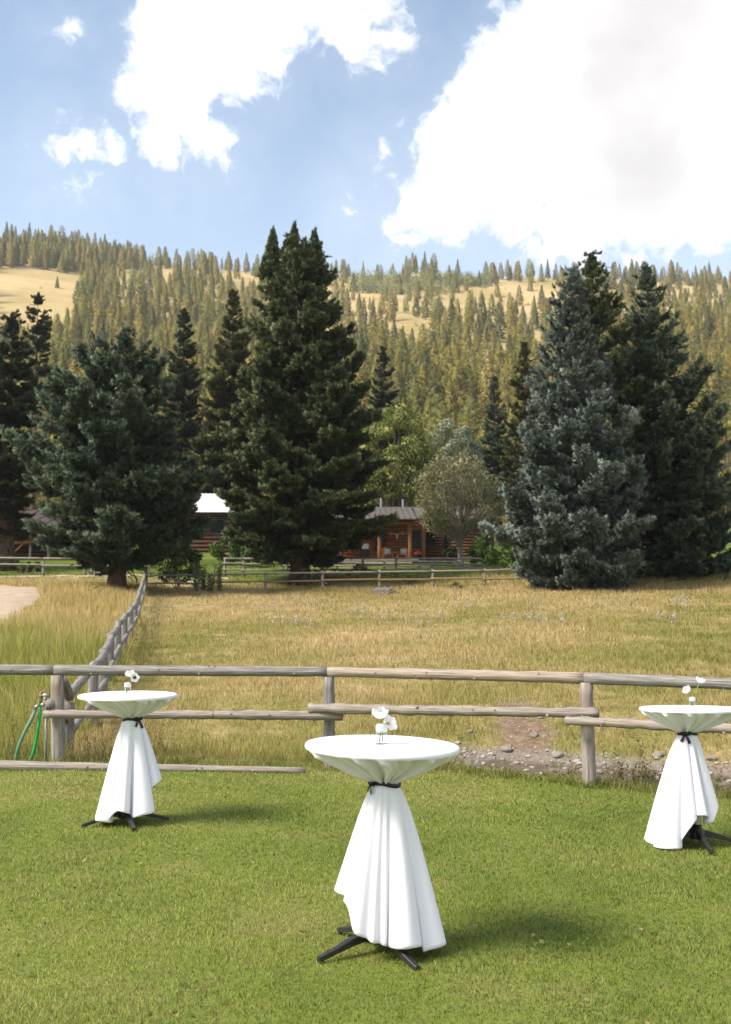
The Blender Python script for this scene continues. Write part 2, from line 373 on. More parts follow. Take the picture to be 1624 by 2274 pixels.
# ------------------------------------------------------------------ terrain
def ss(a, b, x):
    t = np.clip((x - a) / (b - a), 0, 1); return t * t * (3 - 2 * t)
def vnoise(x, y, s, seed=0):
    x, y = np.asarray(x, float) / s + 17.3 * seed, np.asarray(y, float) / s + 9.1 * seed
    xi, yi = np.floor(x), np.floor(y); fx, fy = x - xi, y - yi; fx, fy = fx * fx * (3 - 2 * fx), fy * fy * (3 - 2 * fy)
    h = lambda a, b: np.modf(np.abs(np.sin(a * 127.1 + b * 311.7 + seed * 74.7) * 43758.5453))[0]
    return (h(xi, yi) * (1 - fx) + h(xi + 1, yi) * fx) * (1 - fy) + (h(xi, yi + 1) * (1 - fx) + h(xi + 1, yi + 1) * fx) * fy
def yf(x):                                              # the line of the near fence
    return np.interp(x, [-30, -6, -3.57, -.41, 2.34, 3.61, 6, 12, 30], [12.9, 12.45, 12.34, 12.07, 11.13, 10.4, 9.1, 7.6, 6.7])
RIDGE_PX = np.array([-900, -200, 0, 150, 300, 570, 750, 900, 1100, 1300, 1624, 1900, 2600])
RIDGE_T = np.array([elev(q) for q in (500, 505, 522, 545, 570, 598, 612, 604, 612, 622, 620, 610, 600)])
def gz(x, y):
    x, y = np.asarray(x, float), np.asarray(y, float)
    w = y - yf(x)
    lawn = -.06 * ss(.8, 2.8, x) * ss(20, 8, y) + .03 * (vnoise(x, y, 1.7, 1) - .5)
    prof = np.interp(w, [-100, 0, .4, .8, 2.4, 2.8, 4.6, 44, 50, 58, 66], [0, 0, -.02, -.15, -.15, -.03, .38, 2.64, 3.6, 4.3, 5.0])
    prof = prof + np.where((w > .5) & (w < 2.8), .09 * (vnoise(x, y, .45, 14) - .5) + .05 * (vnoise(x, y, .17, 15) - .5), 0) * ss(.5, .8, w) * ss(2.8, 2.4, w)
    m = ss(.5, 1.5, x); prof = np.where(prof < 0, prof * (m * .95 + .25), prof)
    rough = ss(2, 5, w) * (.16 * (vnoise(x, y, 2.3, 2) - .5) + .10 * (vnoise(x, y, .8, 3) - .5)) * ss(60, 45, w)
    left = .45 * ss(-9, -14, x) * ss(30, 48, y) * ss(66, 56, y)
    z = lawn * ss(4, 0, w) + prof + rough + left + .004 * np.maximum(0, y - 15)
    far = np.interp(y, [60, 70, 110, 150, 250, 400, 600, 850, 1000, 1500], [4.1, 4.75, 9.6, 16, 39, 91, 170, 278, 282, 230])
    rt = np.interp(CX + F * x / np.maximum(y, 1), RIDGE_PX, RIDGE_T) / elev(612)
    far = far * (1 + (rt - 1) * ss(120, 500, y)) + ss(150, 300, y) * (10 * (vnoise(x, y, 130, 5) - .5) + 5 * (vnoise(x, y, 45, 6) - .5))
    t = ss(62, 72, y); return z * (1 - t) + far * t
def hit(px, py, D0=4, D1=1100):
    r = ray(px, py); D = np.concatenate([np.arange(D0, 120, .1), np.arange(120, D1, 1.0)])
    x, z = r[0] / r[1] * D, CAMZ + r[2] / r[1] * D; k = np.nonzero(z < gz(x, D))[0]
    k = k[0] if len(k) else len(D) - 1
    return float(x[k]), float(D[k])
def sheet(name, us, ys, fx, fy, m, colf=None):
    U, Y = np.meshgrid(us, ys); X = fx(U, Y); YY = fy(X, Y); Z = gz(X, YY); nu = len(us)
    V = np.stack([X, YY, Z], -1).reshape(-1, 3)
    i = np.arange((len(ys) - 1) * (nu - 1)); r, c = i // (nu - 1), i % (nu - 1); a = r * nu + c
    Fc = np.stack([a, a + 1, a + nu + 1, a + nu], 1)
    o = obj(name, arr_mesh(name, V, Fc, m, col=colf(X.ravel(), YY.ravel()) if colf else None, smooth=True)); return tag(o, kind='structure')
def scar(x, y):                                         # bare bank of the washed-out gully
    w = y - yf(x); cx = 2.15 + .10 * (w - 3)
    return ss(.50, .2, np.abs(x - cx) - .12 * (vnoise(x, y, .4, 8) - .5)) * ss(2.2, 2.6, w) * ss(5.6, 4.4, w)
def bed(x, y):
    w = y - yf(x); return ss(.9, 1.3, x + .5 * (vnoise(x, y, .7, 9) - .5)) * ss(.30, .45, w) * ss(2.9, 2.6, w)
fan = np.concatenate([-np.geomspace(1, .45, 8), np.linspace(-.43, .43, 150), np.geomspace(.45, 1, 8)])
L = sheet('lawn', np.linspace(-1, 1, 161), np.concatenate([np.linspace(-40, 2, 12), np.linspace(2.5, 13, 90)]) / 13, lambda u, y: u * 16 + u ** 3 * 14,
          lambda x, y: np.where(y > 0, y * (yf(x) + .38), y * 13), M['lawn'])
# haze
hz = MB(); hz.box((-1500, -60, -1.6), (1500, 1480, 345)); ho = hz.build('haze', M['lawn'], None); ho.data.materials.clear()
hm = bpy.data.materials.new('haze'); hm.use_nodes = True; hm.node_tree.nodes.clear(); _o = hm.node_tree.nodes.new('ShaderNodeOutputMaterial'); _v = hm.node_tree.nodes.new('ShaderNodeVolumePrincipled'); _v.inputs['Color'].default_value = (.93, .95, 1, 1); _v.inputs['Density'].default_value = .00015; _v.inputs['Anisotropy'].default_value = .3; hm.node_tree.links.new(_v.outputs[0], _o.inputs[1]); ho.data.materials.append(hm); tag(ho, 'thin pale haze in the valley air', 'haze', kind='stuff')
tag(L, 'short mown green lawn under the cocktail tables', 'lawn')
ws = np.concatenate([np.linspace(.38, 6, 60), np.geomspace(6.2, 47, 80)])
sheet('pasture', np.concatenate([-np.geomspace(50, 9, 30), np.linspace(-8.8, 8.8, 240), np.geomspace(9, 50, 30)]), ws, lambda u, y: u * (1 + y * .055), lambda x, y: yf(x) + y, M['pasture'],
      lambda x, y: np.stack([np.maximum(scar(x, y), .0), bed(x, y), 0 * x], 1))
sheet('yard', np.linspace(-1, 1, 160), np.linspace(0, 1, 60), lambda u, y: u * 190, lambda x, y: (yf(x) + 46.85) * (1 - y) + 121 * y, M['yard'])
sheet('hillside', fan, np.concatenate([np.geomspace(120, 900, 150), np.geomspace(920, 1500, 20)]), lambda u, y: u * y * 1.9, lambda x, y: y, M['hill'])

def strip(name, ctr, wid, m, lift=.045):
    P = np.array(ctr, float); t = np.linspace(0, len(P) - 1, 60); Q = np.stack([np.interp(t, np.arange(len(P)), P[:, i]) for i in range(2)], 1)
    T = np.gradient(Q, axis=0); T /= np.linalg.norm(T, axis=1)[:, None]; Nn = np.stack([-T[:, 1], T[:, 0]], 1); k = np.linspace(-1, 1, 9); V = []
    wv = np.interp(t, np.arange(len(P)), wid)
    for i in range(60):
        for q in k:
            e = 1 + .18 * (vnoise(Q[i, 0], Q[i, 1] + q, .9, 4) - .5) * 2
            x, y = Q[i] + Nn[i] * q * wv[i] * e; V.append((x, y, float(gz(x, y)) + lift * (1 - abs(q) ** 6 * 1.5)))
    Fc = [(i * 9 + j, i * 9 + j + 1, (i + 1) * 9 + j + 1, (i + 1) * 9 + j) for i in range(59) for j in range(8)]
    return tag(obj(name, arr_mesh(name, V, Fc, m, smooth=True)), kind='structure')
strip('path', [(-11.2, 24), (-12.4, 32), (-14.0, 40), (-16.2, 47), (-20, 52), (-30, 55)], [1.2, 1.3, 1.5, 1.9, 2.2, 2.2], M['path'])
strip('path', [(-26, 59.5), (-18, 60.3), (-11.5, 60.6), (-8, 61)], [.3, .35, .35, .3], M['path'])
# stream water just above its gravel bed
xs = np.linspace(1.0, 8, 60); V, Fc = [], []
for i, x in enumerate(xs):
    for j, w in enumerate(np.linspace(.75, 2.45, 8)): V.append((x, float(yf(x)) + w, -.152))
for i in range(59):
    for j in range(7): Fc.append((i * 8 + j, (i + 1) * 8 + j, (i + 1) * 8 + j + 1, i * 8 + j + 1))
tag(obj('stream_water', arr_mesh('stream_water', V, Fc, M['water'], smooth=True)), kind='structure')

# ------------------------------------------------------------------ grass
def rot_az(n, rng): a = rng.uniform(0, 2 * np.pi, n); return np.cos(a), np.sin(a)
def blades(P, H, Wd, lean, colr, rng, seg2=True, tipcol=None):
    n = len(P); cx, cy = rot_az(n, rng); lx, ly = rot_az(n, rng)
    H, Wd, lean = (np.broadcast_to(np.asarray(q, float), n) for q in (H, Wd, lean))
    side = np.stack([cx, cy, 0 * cx], 1) * Wd[:, None] / 2; off = np.stack([lx, ly, 0 * lx], 1) * (H * lean)[:, None]; up = np.zeros((n, 3)); up[:, 2] = H
    tipcol = colr if tipcol is None else tipcol
    if seg2:
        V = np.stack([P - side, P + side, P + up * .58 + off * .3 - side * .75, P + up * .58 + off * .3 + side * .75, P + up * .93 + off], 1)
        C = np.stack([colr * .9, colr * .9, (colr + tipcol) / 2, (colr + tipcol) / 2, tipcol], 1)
        b = np.arange(n)[:, None] * 5; Fc = np.concatenate([b + [0, 1, 3], b + [0, 3, 2], b + [2, 3, 4]]); k = 5
    else:
        V = np.stack([P - side, P + side, P + up + off], 1); C = np.stack([colr, colr, tipcol], 1); b = np.arange(n)[:, None] * 3; Fc = b + [0, 1, 2]
    nn_ = rng.normal(0, .38, (n, 3)); nn_[:, 2] = 1
    return V.reshape(-1, 3), Fc, C.reshape(-1, 3), np.repeat(nn_, V.shape[1], 0)
def sample_D(n, a, b, pw, rng):                          # pdf ~ D**pw
    q = pw + 1; return (a ** q + rng.random(n) * (b ** q - a ** q)) ** (1 / q)
def pal(cols, t):
    cols = np.array(cols); t = np.clip(t, 0, .9999) * (len(cols) - 1); i = t.astype(int); f = (t - i)[:, None]; return cols[i] * (1 - f) + cols[i + 1] * f
# mown lawn
n = 400000; D = sample_D(n, 2.9, 13.0, -.15, RNG); X = RNG.uniform(-1, 1, n) * (.37 * D + 1.9)
k = (D < yf(X) + .42 + .35 * (vnoise(X, D, .35, 12) - .5)); X, D = X[k], D[k]; n = len(X)
pt = .55 * vnoise(X, D, 1.3, 21) + .3 * vnoise(X, D, .35, 22) + .15 * RNG.random(n)
H = (.012 + .020 * vnoise(X, D, .55, 23) + .014 * RNG.random(n)) * (1 + .5 * ss(.3, -.1, yf(X) - D))
c = pal([(.135, .195, .032), (.205, .262, .05), (.285, .315, .075), (.40, .365, .145)], pt * 1.25 - .1) * RNG.uniform(.75, 1.25, (n, 1))
dead = RNG.random(n) < .05 + .10 * ss(.5, .8, vnoise(X, D, .9, 24)); c[dead] = np.array([.36, .28, .14]) * RNG.uniform(.7, 1.2, (dead.sum(), 1))
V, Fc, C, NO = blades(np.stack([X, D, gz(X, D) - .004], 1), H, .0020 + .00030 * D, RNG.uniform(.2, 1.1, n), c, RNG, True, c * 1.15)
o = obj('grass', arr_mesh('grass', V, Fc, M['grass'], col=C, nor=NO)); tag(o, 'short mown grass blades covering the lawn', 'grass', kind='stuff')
# longer grass where the mower does not reach: fence line, posts and log
n = 9000; X = RNG.uniform(-5.2, 4.6, n); D = yf(X) + RNG.normal(.12, .13, n); k = (vnoise(X, D, .5, 71) > .35) & ~((X > 1.1) & (D > yf(X) + .36)); X, D = X[k], D[k]
for px_, py_ in ((-3.57, 12.34), (-.41, 12.07), (2.35, 11.13)): a_ = RNG.uniform(0, 6.28, 260); q_ = RNG.uniform(.09, .24, 260); X = np.append(X, px_ + q_ * np.cos(a_)); D = np.append(D, py_ + q_ * np.sin(a_))
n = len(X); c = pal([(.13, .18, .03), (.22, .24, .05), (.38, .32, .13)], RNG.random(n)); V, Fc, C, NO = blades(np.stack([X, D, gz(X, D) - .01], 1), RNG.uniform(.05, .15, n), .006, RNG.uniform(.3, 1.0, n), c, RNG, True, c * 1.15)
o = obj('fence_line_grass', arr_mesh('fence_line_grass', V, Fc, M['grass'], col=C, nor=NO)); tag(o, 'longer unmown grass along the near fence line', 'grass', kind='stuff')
# clover and broad weeds in the lawn
n = 6800; D = sample_D(n, 3.0, 11.5, 0, RNG); X = RNG.uniform(-1, 1, n) * (.37 * D + 1.9); k = vnoise(X, D, .6, 31) > .5; X, D = X[k], D[k]; n = len(X)
V, C = [], []
P = np.stack([X, D, gz(X, D) + RNG.uniform(.015, .04, n)], 1); r = RNG.uniform(.008, .019, n)
A = RNG.normal(0, 1, (n, 3)); A[:, 2] *= .35; A /= np.linalg.norm(A, axis=1)[:, None]; B = np.cross(A, RNG.normal(0, .35, (n, 3)) + [0, 0, 1]); B /= np.linalg.norm(B, axis=1)[:, None]
V = np.stack([P - A * r[:, None], P - B * r[:, None] * .7, P + A * r[:, None], P + B * r[:, None] * .7], 1).reshape(-1, 3)
c = pal([(.07, .13, .02), (.14, .20, .05), (.22, .25, .09)], RNG.random(n)); c[RNG.random(n) < .10] = (.32, .26, .12)
o = obj('clover', arr_mesh('clover', V, np.arange(n * 4).reshape(-1, 4), M['grass'], col=np.repeat(c, 4, 0))); tag(o, 'clover and fallen leaves scattered in the mown lawn', 'clover', kind='stuff')

PATHC = np.array([(-11.2, 24), (-12.4, 32), (-14.0, 40), (-16.2, 47), (-20, 52), (-30, 55)], float)
def on_path(x, y):
    t = np.linspace(0, 5, 80); Q = np.stack([np.interp(t, np.arange(6), PATHC[:, i]) for i in range(2)], 1)
    return np.min(np.hypot(x[:, None] - Q[None, :, 0], y[:, None] - Q[None, :, 1]), 1) < 1.45
def side_x(y): return np.interp(y, [12, 13.5, 16, 20, 25, 28, 30, 40, 48], [-3.45, -3.83, -4.1, -4.75, -5.8, -6.3, -6.6, -8.7, -10.3])
def field(n, name, label, sel, Hf, colf, m, nb, pw, Dmin=11, Dmax=57.5, wid=.006, seed=3, lean=(.15, .6)):
    rng = np.random.default_rng(seed)
    D = sample_D(n, Dmin, Dmax, pw, rng); X = rng.uniform(-1, 1, n) * (.38 * D + 2.2); k = sel(X, D, rng) & (D > yf(X) + .35) & ~on_path(X, D); X, D = X[k], D[k]; n = len(X)
    Hh = Hf(X, D, rng); cc = colf(X, D, rng)
    X2 = np.repeat(X, nb) + rng.normal(0, .05, n * nb) * (1 + np.repeat(D, nb) / 40); D2 = np.repeat(D, nb) + rng.normal(0, .05, n * nb) * (1 + np.repeat(D, nb) / 40)
    H2 = np.repeat(Hh, nb) * rng.uniform(.45, 1.1, n * nb); c2 = np.repeat(cc, nb, 0) * rng.uniform(.72, 1.25, (n * nb, 1))
    mixw = rng.random((n * nb, 1)) < .22; c2 = np.where(mixw, np.array([[.36, .27, .12]]) * rng.uniform(.7, 1.2, (n * nb, 1)), c2)
    V, Fc, C, NO = blades(np.stack([X2, D2, gz(X2, D2) - .02], 1), H2, wid * (.6 + D2 / 16), rng.uniform(*lean, n * nb), c2, rng, False, c2 * 1.2)
    o = obj(name, arr_mesh(name, V, Fc, m, col=C, nor=NO)); return tag(o, label, 'grass', kind='stuff')
GOLD = [(.18, .22, .045), (.29, .275, .08), (.45, .355, .16), (.59, .455, .25)]
def tone(X, D): return np.clip(-.12 + 1.25 * (.5 * vnoise(X, D * .45, 3.0, 41) + .28 * vnoise(X, D * .5, 1.0, 42) + .10 * ss(16, 34, D) + .30 * ss(38, 55, D) * vnoise(X, D, 4, 43)), 0, 1)
bare = lambda X, D: np.maximum(scar(X, D), bed(X, D))
field(92000, 'pasture_grass', 'grazed green and straw coloured grass covering the pasture', lambda X, D, r: (X > side_x(D) - .1) & (r.random(len(X)) > bare(X, D) * 1.02),
      lambda X, D, r: (.05 + .09 * vnoise(X, D, 1.4, 44) + .07 * vnoise(X, D, .5, 45) + .12 * ss(40, 54, D) + .10 * ss(.3, .9, D - yf(X)) * ss(1.6, .9, D - yf(X)) * (X < 1.2)) * (1 - .5 * scar(X, D)),
      lambda X, D, r: pal(GOLD, tone(X, D) * 1.15 + r.normal(0, .10, len(X))), M['drygrass'], 6, -.75)
field(2600, 'dry_seed_grass', 'tall straw coloured seed grass standing in the pasture', lambda X, D, r: (X > side_x(D) + .2) & (vnoise(X, D, 3.2, 51) > .56 - .25 * ss(44, 52, D)) & (bare(X, D) < .2),
      lambda X, D, r: r.uniform(.22, .42, len(X)), lambda X, D, r: pal([(.34, .25, .11), (.44, .33, .17)], r.random(len(X))), M['drygrass'], 5, -.3, 17, 56.5, .0045, 5, (.1, .45))
field(60000, 'verge_grass', 'tall green and golden grass left of the rail fence', lambda X, D, r: (X < side_x(D) + .05) & (D > 12.6) & (D < 54),
      lambda X, D, r: .22 + .30 * vnoise(X, D, 2, 52) + .15 * r.random(len(X)), lambda X, D, r: pal([(.20, .25, .04), (.28, .29, .07), (.44, .35, .14), (.56, .42, .21)], .75 * ss(15, 40, D) + .5 * (vnoise(X, D, 2.4, 53) - .35) + r.normal(0, .12, len(X))),
      M['drygrass'], 5, -.2, 12, 54, .006, 6, (.15, .5))
field(5200, 'yard_grass', 'green lawn grass around the ranch houses', lambda X, D, r: D > yf(X) + 44, lambda X, D, r: .08 + .12 * vnoise(X, D, 2, 55), lambda X, D, r: pal([(.08, .13, .02), (.14, .17, .03), (.22, .20, .06)], vnoise(X, D, 3, 56) + r.normal(0, .1, len(X))),
      M['grass'], 5, 0, 54, 70, .012, 8)
# weeds by the stream and the corner post
def weeds(name, label, spots, n, h, cols, seed, leafw=.012):
    rng = np.random.default_rng(seed); Vs, Fs, Cs, b = [], [], [], 0
    for (x, y, rad, hh) in spots:
        for i in range(n):
            px, py = x + rng.normal(0, rad), y + rng.normal(0, rad * .8); H = hh * rng.uniform(.5, 1.1); z = float(gz(px, py)); lean = rng.normal(0, .26, 2)
            m_ = int(max(8, H / .013)); t = rng.uniform(.1, 1, m_)[:, None]; P = np.array([px, py, z]) + t * np.array([lean[0] * H, lean[1] * H, H])
            a = rng.uniform(0, 6.28, m_); d = np.stack([np.cos(a), np.sin(a), rng.uniform(-.1, .7, m_)], 1) * (leafw * rng.uniform(1.5, 4.0, m_))[:, None]; s = np.stack([-np.sin(a), np.cos(a), 0 * a], 1) * leafw * .5
            V = np.stack([P, P + d * .5 + s, P + d, P + d * .5 - s], 1).reshape(-1, 3); st = np.array([[px - .003, py, z - .03], [px + .003, py, z - .03], [px + lean[0] * H + .001, py + lean[1] * H, z + H], [px + lean[0] * H - .001, py + lean[1] * H, z + H]])
            V = np.concatenate([V, st]); c = pal(cols, rng.random(m_ + 1)); Vs.append(V); Cs.append(np.repeat(c, 4, 0)); Fs.append(np.arange(len(V)).reshape(-1, 4) + b); b += len(V)
    o = obj(name, arr_mesh(name, np.concatenate(Vs), np.concatenate(Fs), M['leaf'], col=np.concatenate(Cs))); return o
GW = [(.10, .14, .03), (.18, .20, .05), (.28, .23, .08), (.26, .13, .08)]
tag(weeds('weeds', '', [(x, float(yf(x)) + RNG.uniform(.35, .7), .10, RNG.uniform(.12, .30)) for x in RNG.uniform(1.0, 4.6, 22)] + [(2.75, 11.45, .1, .5), (2.95, 11.3, .1, .55), (3.85, 10.8, .12, .45), (4.1, 10.6, .1, .4), (1.1, 12.2, .12, .35), (.85, 12.3, .1, .3)], 7, .4, GW, 3, .021), 'leafy reddish green weeds along the stream edge', 'weeds', kind='stuff')
tag(weeds('weeds', '', [(-3.25, 12.85, .16, .55), (-2.9, 13.0, .2, .5), (-2.5, 13.1, .2, .42), (-3.9, 12.95, .2, .6), (-4.6, 12.95, .3, .6), (-2.1, 13.0, .2, .3), (-2.8, 12.7, .15, .3)], 16, .5, GW, 4, .016), 'tall leafy weeds around the corner fence post', 'weeds', kind='stuff')
tag(weeds('asters', '', [(x, y, .35, .32) for x, y in [(-3.2, 38), (-2, 40), (-.2, 36), (.4, 33), (1.5, 30), (2.2, 34), (4.5, 31), (5.8, 36), (5.2, 30), (3.6, 38), (9, 38), (11, 36), (12, 40), (-1.6, 30.5), (-2.4, 31.5), (8.5, 30)]], 13, .32, [(.56, .53, .55), (.66, .63, .64), (.26, .24, .10), (.2, .19, .07)], 9, .026), 'pale lavender asters dotted through the pasture', 'wildflowers', kind='stuff')
# gravel and stones of the stream
def stone_mesh(name, seed, sub=2, rough=.04, m_='rock'):
    import bmesh
    rng = np.random.default_rng(seed); bm = bmesh.new(); bmesh.ops.create_icosphere(bm, subdivisions=sub, radius=1)
    D_ = rng.normal(0, 1, (7, 3)); D_ /= np.linalg.norm(D_, axis=1)[:, None]; off = rng.uniform(.55, .95, 7)
    for v in bm.verts:
        p = np.array(v.co)
        for d, o_ in zip(D_, off):
            q = p @ d
            if q > o_: p = p - d * (q - o_) * .85
        v.co = p * (1 + rng.normal(0, rough))
    m = bpy.data.meshes.new(name); bm.to_mesh(m); bm.free(); m.materials.append(M[m_]); return m
SM = [stone_mesh('stone', 60 + i) for i in range(4)]
rng = np.random.default_rng(77); Vs, Fs, b = [], [], 0
base = np.array([v.co[:] for v in SM[0].vertices]); bf = np.array([p.vertices[:] for p in SM[0].polygons])
for i in range(330):
    x = rng.uniform(1.1, 5.2); w = rng.uniform(.5, 2.9) if i < 250 else rng.uniform(2.5, 4.6)
    if i >= 250: x = 2.15 + .1 * (w - 3) + rng.normal(0, .3)
    y = float(yf(x)) + w; r = rng.uniform(.010, .038) * (1.15 if i < 250 else .5)
    a = rng.uniform(0, 6.28); Rm = np.array([[math.cos(a), -math.sin(a), 0], [math.sin(a), math.cos(a), 0], [0, 0, 1]])
    Vs.append((base * [r * 1.3, r, r * .6]) @ Rm.T + [x, y, float(gz(x, y)) + r * .2]); Fs.append(bf + b); b += len(base)
tag(obj('gravel', arr_mesh('gravel', np.concatenate(Vs), np.concatenate(Fs), M['rock'])), 'loose pebbles on the stream bed and the washed out bank', 'gravel', kind='stuff')
STONES = [(1240, 1683, .065, 'pale stone standing in the stream left of the right-hand fence post'), (1205, 1598, .07, 'small flat stone high on the bare bank under the lower rail'), (1125, 1672, .07, 'brownish stone at the edge of the stream near the middle table'),
          (1462, 1684, .075, 'broad pale stone in the stream beside the right-hand table skirt'), (1330, 1722, .05, 'dark stone at the foot of the right-hand fence post'), (1188, 1640, .06, 'tan stone at the foot of the bare gully bank'),
          (1045, 1628, .05, 'small white stone in the grass behind the middle table'), (1580, 1690, .06, 'grey stone in the stream at the right picture edge')]
for i, (px, py, r, lab) in enumerate(STONES):
    x, y = hit(px, py, 8); o = obj('stone', SM[i % 4]); o.location = (x, y, float(gz(x, y)) + r * .3); o.scale = (r * 1.25, r, r * .7); o.rotation_euler = (0, 0, i * 1.3); tag(o, lab, 'stone', 'stones of the stream bank')
bx, by = hit(857, 1322, 20); o = obj('boulder', stone_mesh('boulder', 93, 4, .055, 'boulder')); o.location = (bx, by, float(gz(bx, by)) + .12); o.scale = (.74, .42, .26); o.rotation_euler = (0, .2, .1); tag(o, 'rough pale boulder lying in the pasture before the far fence', 'boulder')

# ------------------------------------------------------------------ fences
def log(name, p0, p1, r0, r1, m, parent, seed, n=12, seg=14, bow=.02, sag=0, jit=.03):
    rng = np.random.default_rng(seed); p0, p1 = np.array(p0, float), np.array(p1, float); t = np.linspace(0, 1, seg)[:, None]
    P = p0 + (p1 - p0) * t; Lg = np.linalg.norm(p1 - p0); wob = np.cumsum(rng.normal(0, bow * Lg / seg * .35, (seg, 3)), 0); wob -= t * wob[-1]
    P = P + wob; P[:, 2] -= sag * np.sin(np.pi * t[:, 0]); rad = (r0 + (r1 - r0) * t[:, 0]) * (1 + rng.normal(0, jit, seg))
    mb = MB(); mb.tube(P, rad, n, True, jit * .8, rng)
    if Lg > 2 and r0 > .04 and p0[1] < 13:               # branch stubs on the near rails
        for q in rng.uniform(.04, .96, int(Lg * 3)):
            c_ = p0 + (p1 - p0) * q; c_ = np.array([np.interp(q, t[:, 0], P[:, i]) for i in range(3)]); a_ = rng.uniform(-2.2, 1.2); d_ = np.array([0, -math.cos(a_), math.sin(a_)]); r_ = r0 + (r1 - r0) * q; k_ = rng.uniform(.007, .016)
            mb.tube([c_ + d_ * r_ * .8, c_ + d_ * (r_ + .002), c_ + d_ * (r_ + rng.uniform(.004, .018))], [k_ * 1.7, k_ * 1.1, k_ * .7], 7)
    return mb.build(name, m, parent, True)
def fence(label, loc, cat='fence', group='rail fences'): return empty('rail_fence', loc, label, cat, group)
def z0(x, y): return float(gz(x, y))
fe = fence('near fence of thick weathered logs behind the cocktail tables', (0, 0, 0))
NP = [(-3.57, 12.34), (-.41, 12.07), (2.35, 11.13), (5.1, 9.55), (-6.9, 12.5), (7.8, 8.45)]
TOPZ = 1.10
tops = {}
for i, (x, y) in enumerate(NP):
    b = z0(x, y); lean = [-.045, -.01, -.02, 0, 0, 0][i]; tops[i] = (x + lean, y)
    log('post', (x, y, b - .15), (x + lean, y, TOPZ - .075), [.083, .067, .074, .07, .07, .07][i], [.077, .062, .070, .066, .07, .066][i], M['wood_rail' if i != 1 else 'wood_grey'], fe, 10 + i, 16, 10, .004, 0, .018)
def top(i, dz=0): return np.array([tops[i][0], tops[i][1], TOPZ - .02 + dz])
log('rail', top(4), top(0) + [-.035, 0, .005], .055, .060, M['wood_grey'], fe, 21, 14, 22, .006)
log('rail', top(0) + [-.03, 0, .005], top(1) + [-.02, 0, .0], .062, .057, M['wood_grey'], fe, 22, 14, 26, .006)
log('rail', top(1) + [-.015, 0, .0], top(2) + [-.02, 0, -.01], .056, .062, M['wood_tan'], fe, 23, 14, 26, .006)
log('rail', top(2) + [-.012, 0, -.01], top(3) + [0, 0, -.03], .062, .057, M['wood_grey'], fe, 24, 14, 22, .006)
log('rail', top(3) + [.01, 0, -.03], top(5), .06, .056, M['wood_grey'], fe, 28, 14, 22, .006)
log('rail', np.array([4.75, 9.62, .62]), np.array([8.0, 8.2, .60]), .05, .046, M['wood_rail'], fe, 29, 14, 30, .01, 0, .07)
log('rail', at(98, 1586, 12.20), at(762, 1590, 11.92), .044, .053, M['wood_rail'], fe, 25, 14, 44, .012, .0, .075)
log('rail', at(688, 1573, 11.95), at(1331, 1584, 10.98), .058, .050, M['wood_rail'], fe, 26, 14, 44, .012, 0, .07)
log('rail', at(1258, 1600, 11.0), at(1760, 1625, 9.6), .046, .052, M['wood_rail'], fe, 27, 14, 40, .012, 0, .075)
# log lying along the lawn edge
a, b = hit(-160, 1713, 8), hit(678, 1719, 8)
o = log('log', (a[0], a[1], z0(*a) + .06), (b[0], b[1], z0(*b) + .035), .066, .034, M['wood_rail'], None, 31, 14, 30, .004, 0, .02); tag(o, 'long peeled grey log lying at the edge of the lawn', 'log')
# side fence running back up the slope
sf = fence('weathered grey log fence running back up the slope on the left', (0, 0, 0))
SP = [(160, 13.4, .62, .10), (215, 15.6, .90, .085), (236, 17.2, 1.02, .085), (250, 19.0, 1.22, .085), (266, 21.2, 1.42, .085), (281, 24.2, 1.55, .08), (294, 27.4, 1.70, .08), (304, 30.6, 1.88, .075), (311, 35, 2.20, .075), (317, 40, 2.62, .075), (322, 46, 3.10, .075), (326, 52, 3.55, .09)]
pts = []
for i, (px, D, zt, r) in enumerate(SP):
    x = (px - CX) / F * D * 1.002; zt += .0035 * D - .035; pts.append(np.array([x, D, zt])); log('post', (x, D, z0(x, D) - .1), (x, D, zt - .02), r, r * .93, M['wood_grey'], sf, 40 + i, 12, 8, .004, 0, .025)
first = at(140, 1512, 12.5); log('rail', first, pts[0] + [0, 0.05, .06], .062, .066, M['wood_grey'], sf, 60, 14, 12, .004)
log('rail', pts[0] + [.02, -.05, .07], pts[1] + [0, .1, .05], .062, .066, M['wood_grey'], sf, 61, 14, 14, .01)
for i in range(1, len(pts) - 1): log('rail', pts[i] + [0, -.05, .05], pts[i + 1] + [0, .1, .05], .066, .062, M['wood_grey'], sf, 62 + i, 12, 12, .012, .06)
log('rail', at(110, 1562, 12.25), pts[0] + [-.02, .2, -.30], .055, .05, M['wood_grey'], sf, 80, 14, 10, .006)
for i in range(len(pts) - 1): log('rail', pts[i] + [.04, .05, -.38], pts[i + 1] + [.04, .1, -.40], .05, .045, M['wood_grey'], sf, 81 + i, 10, 10, .012)
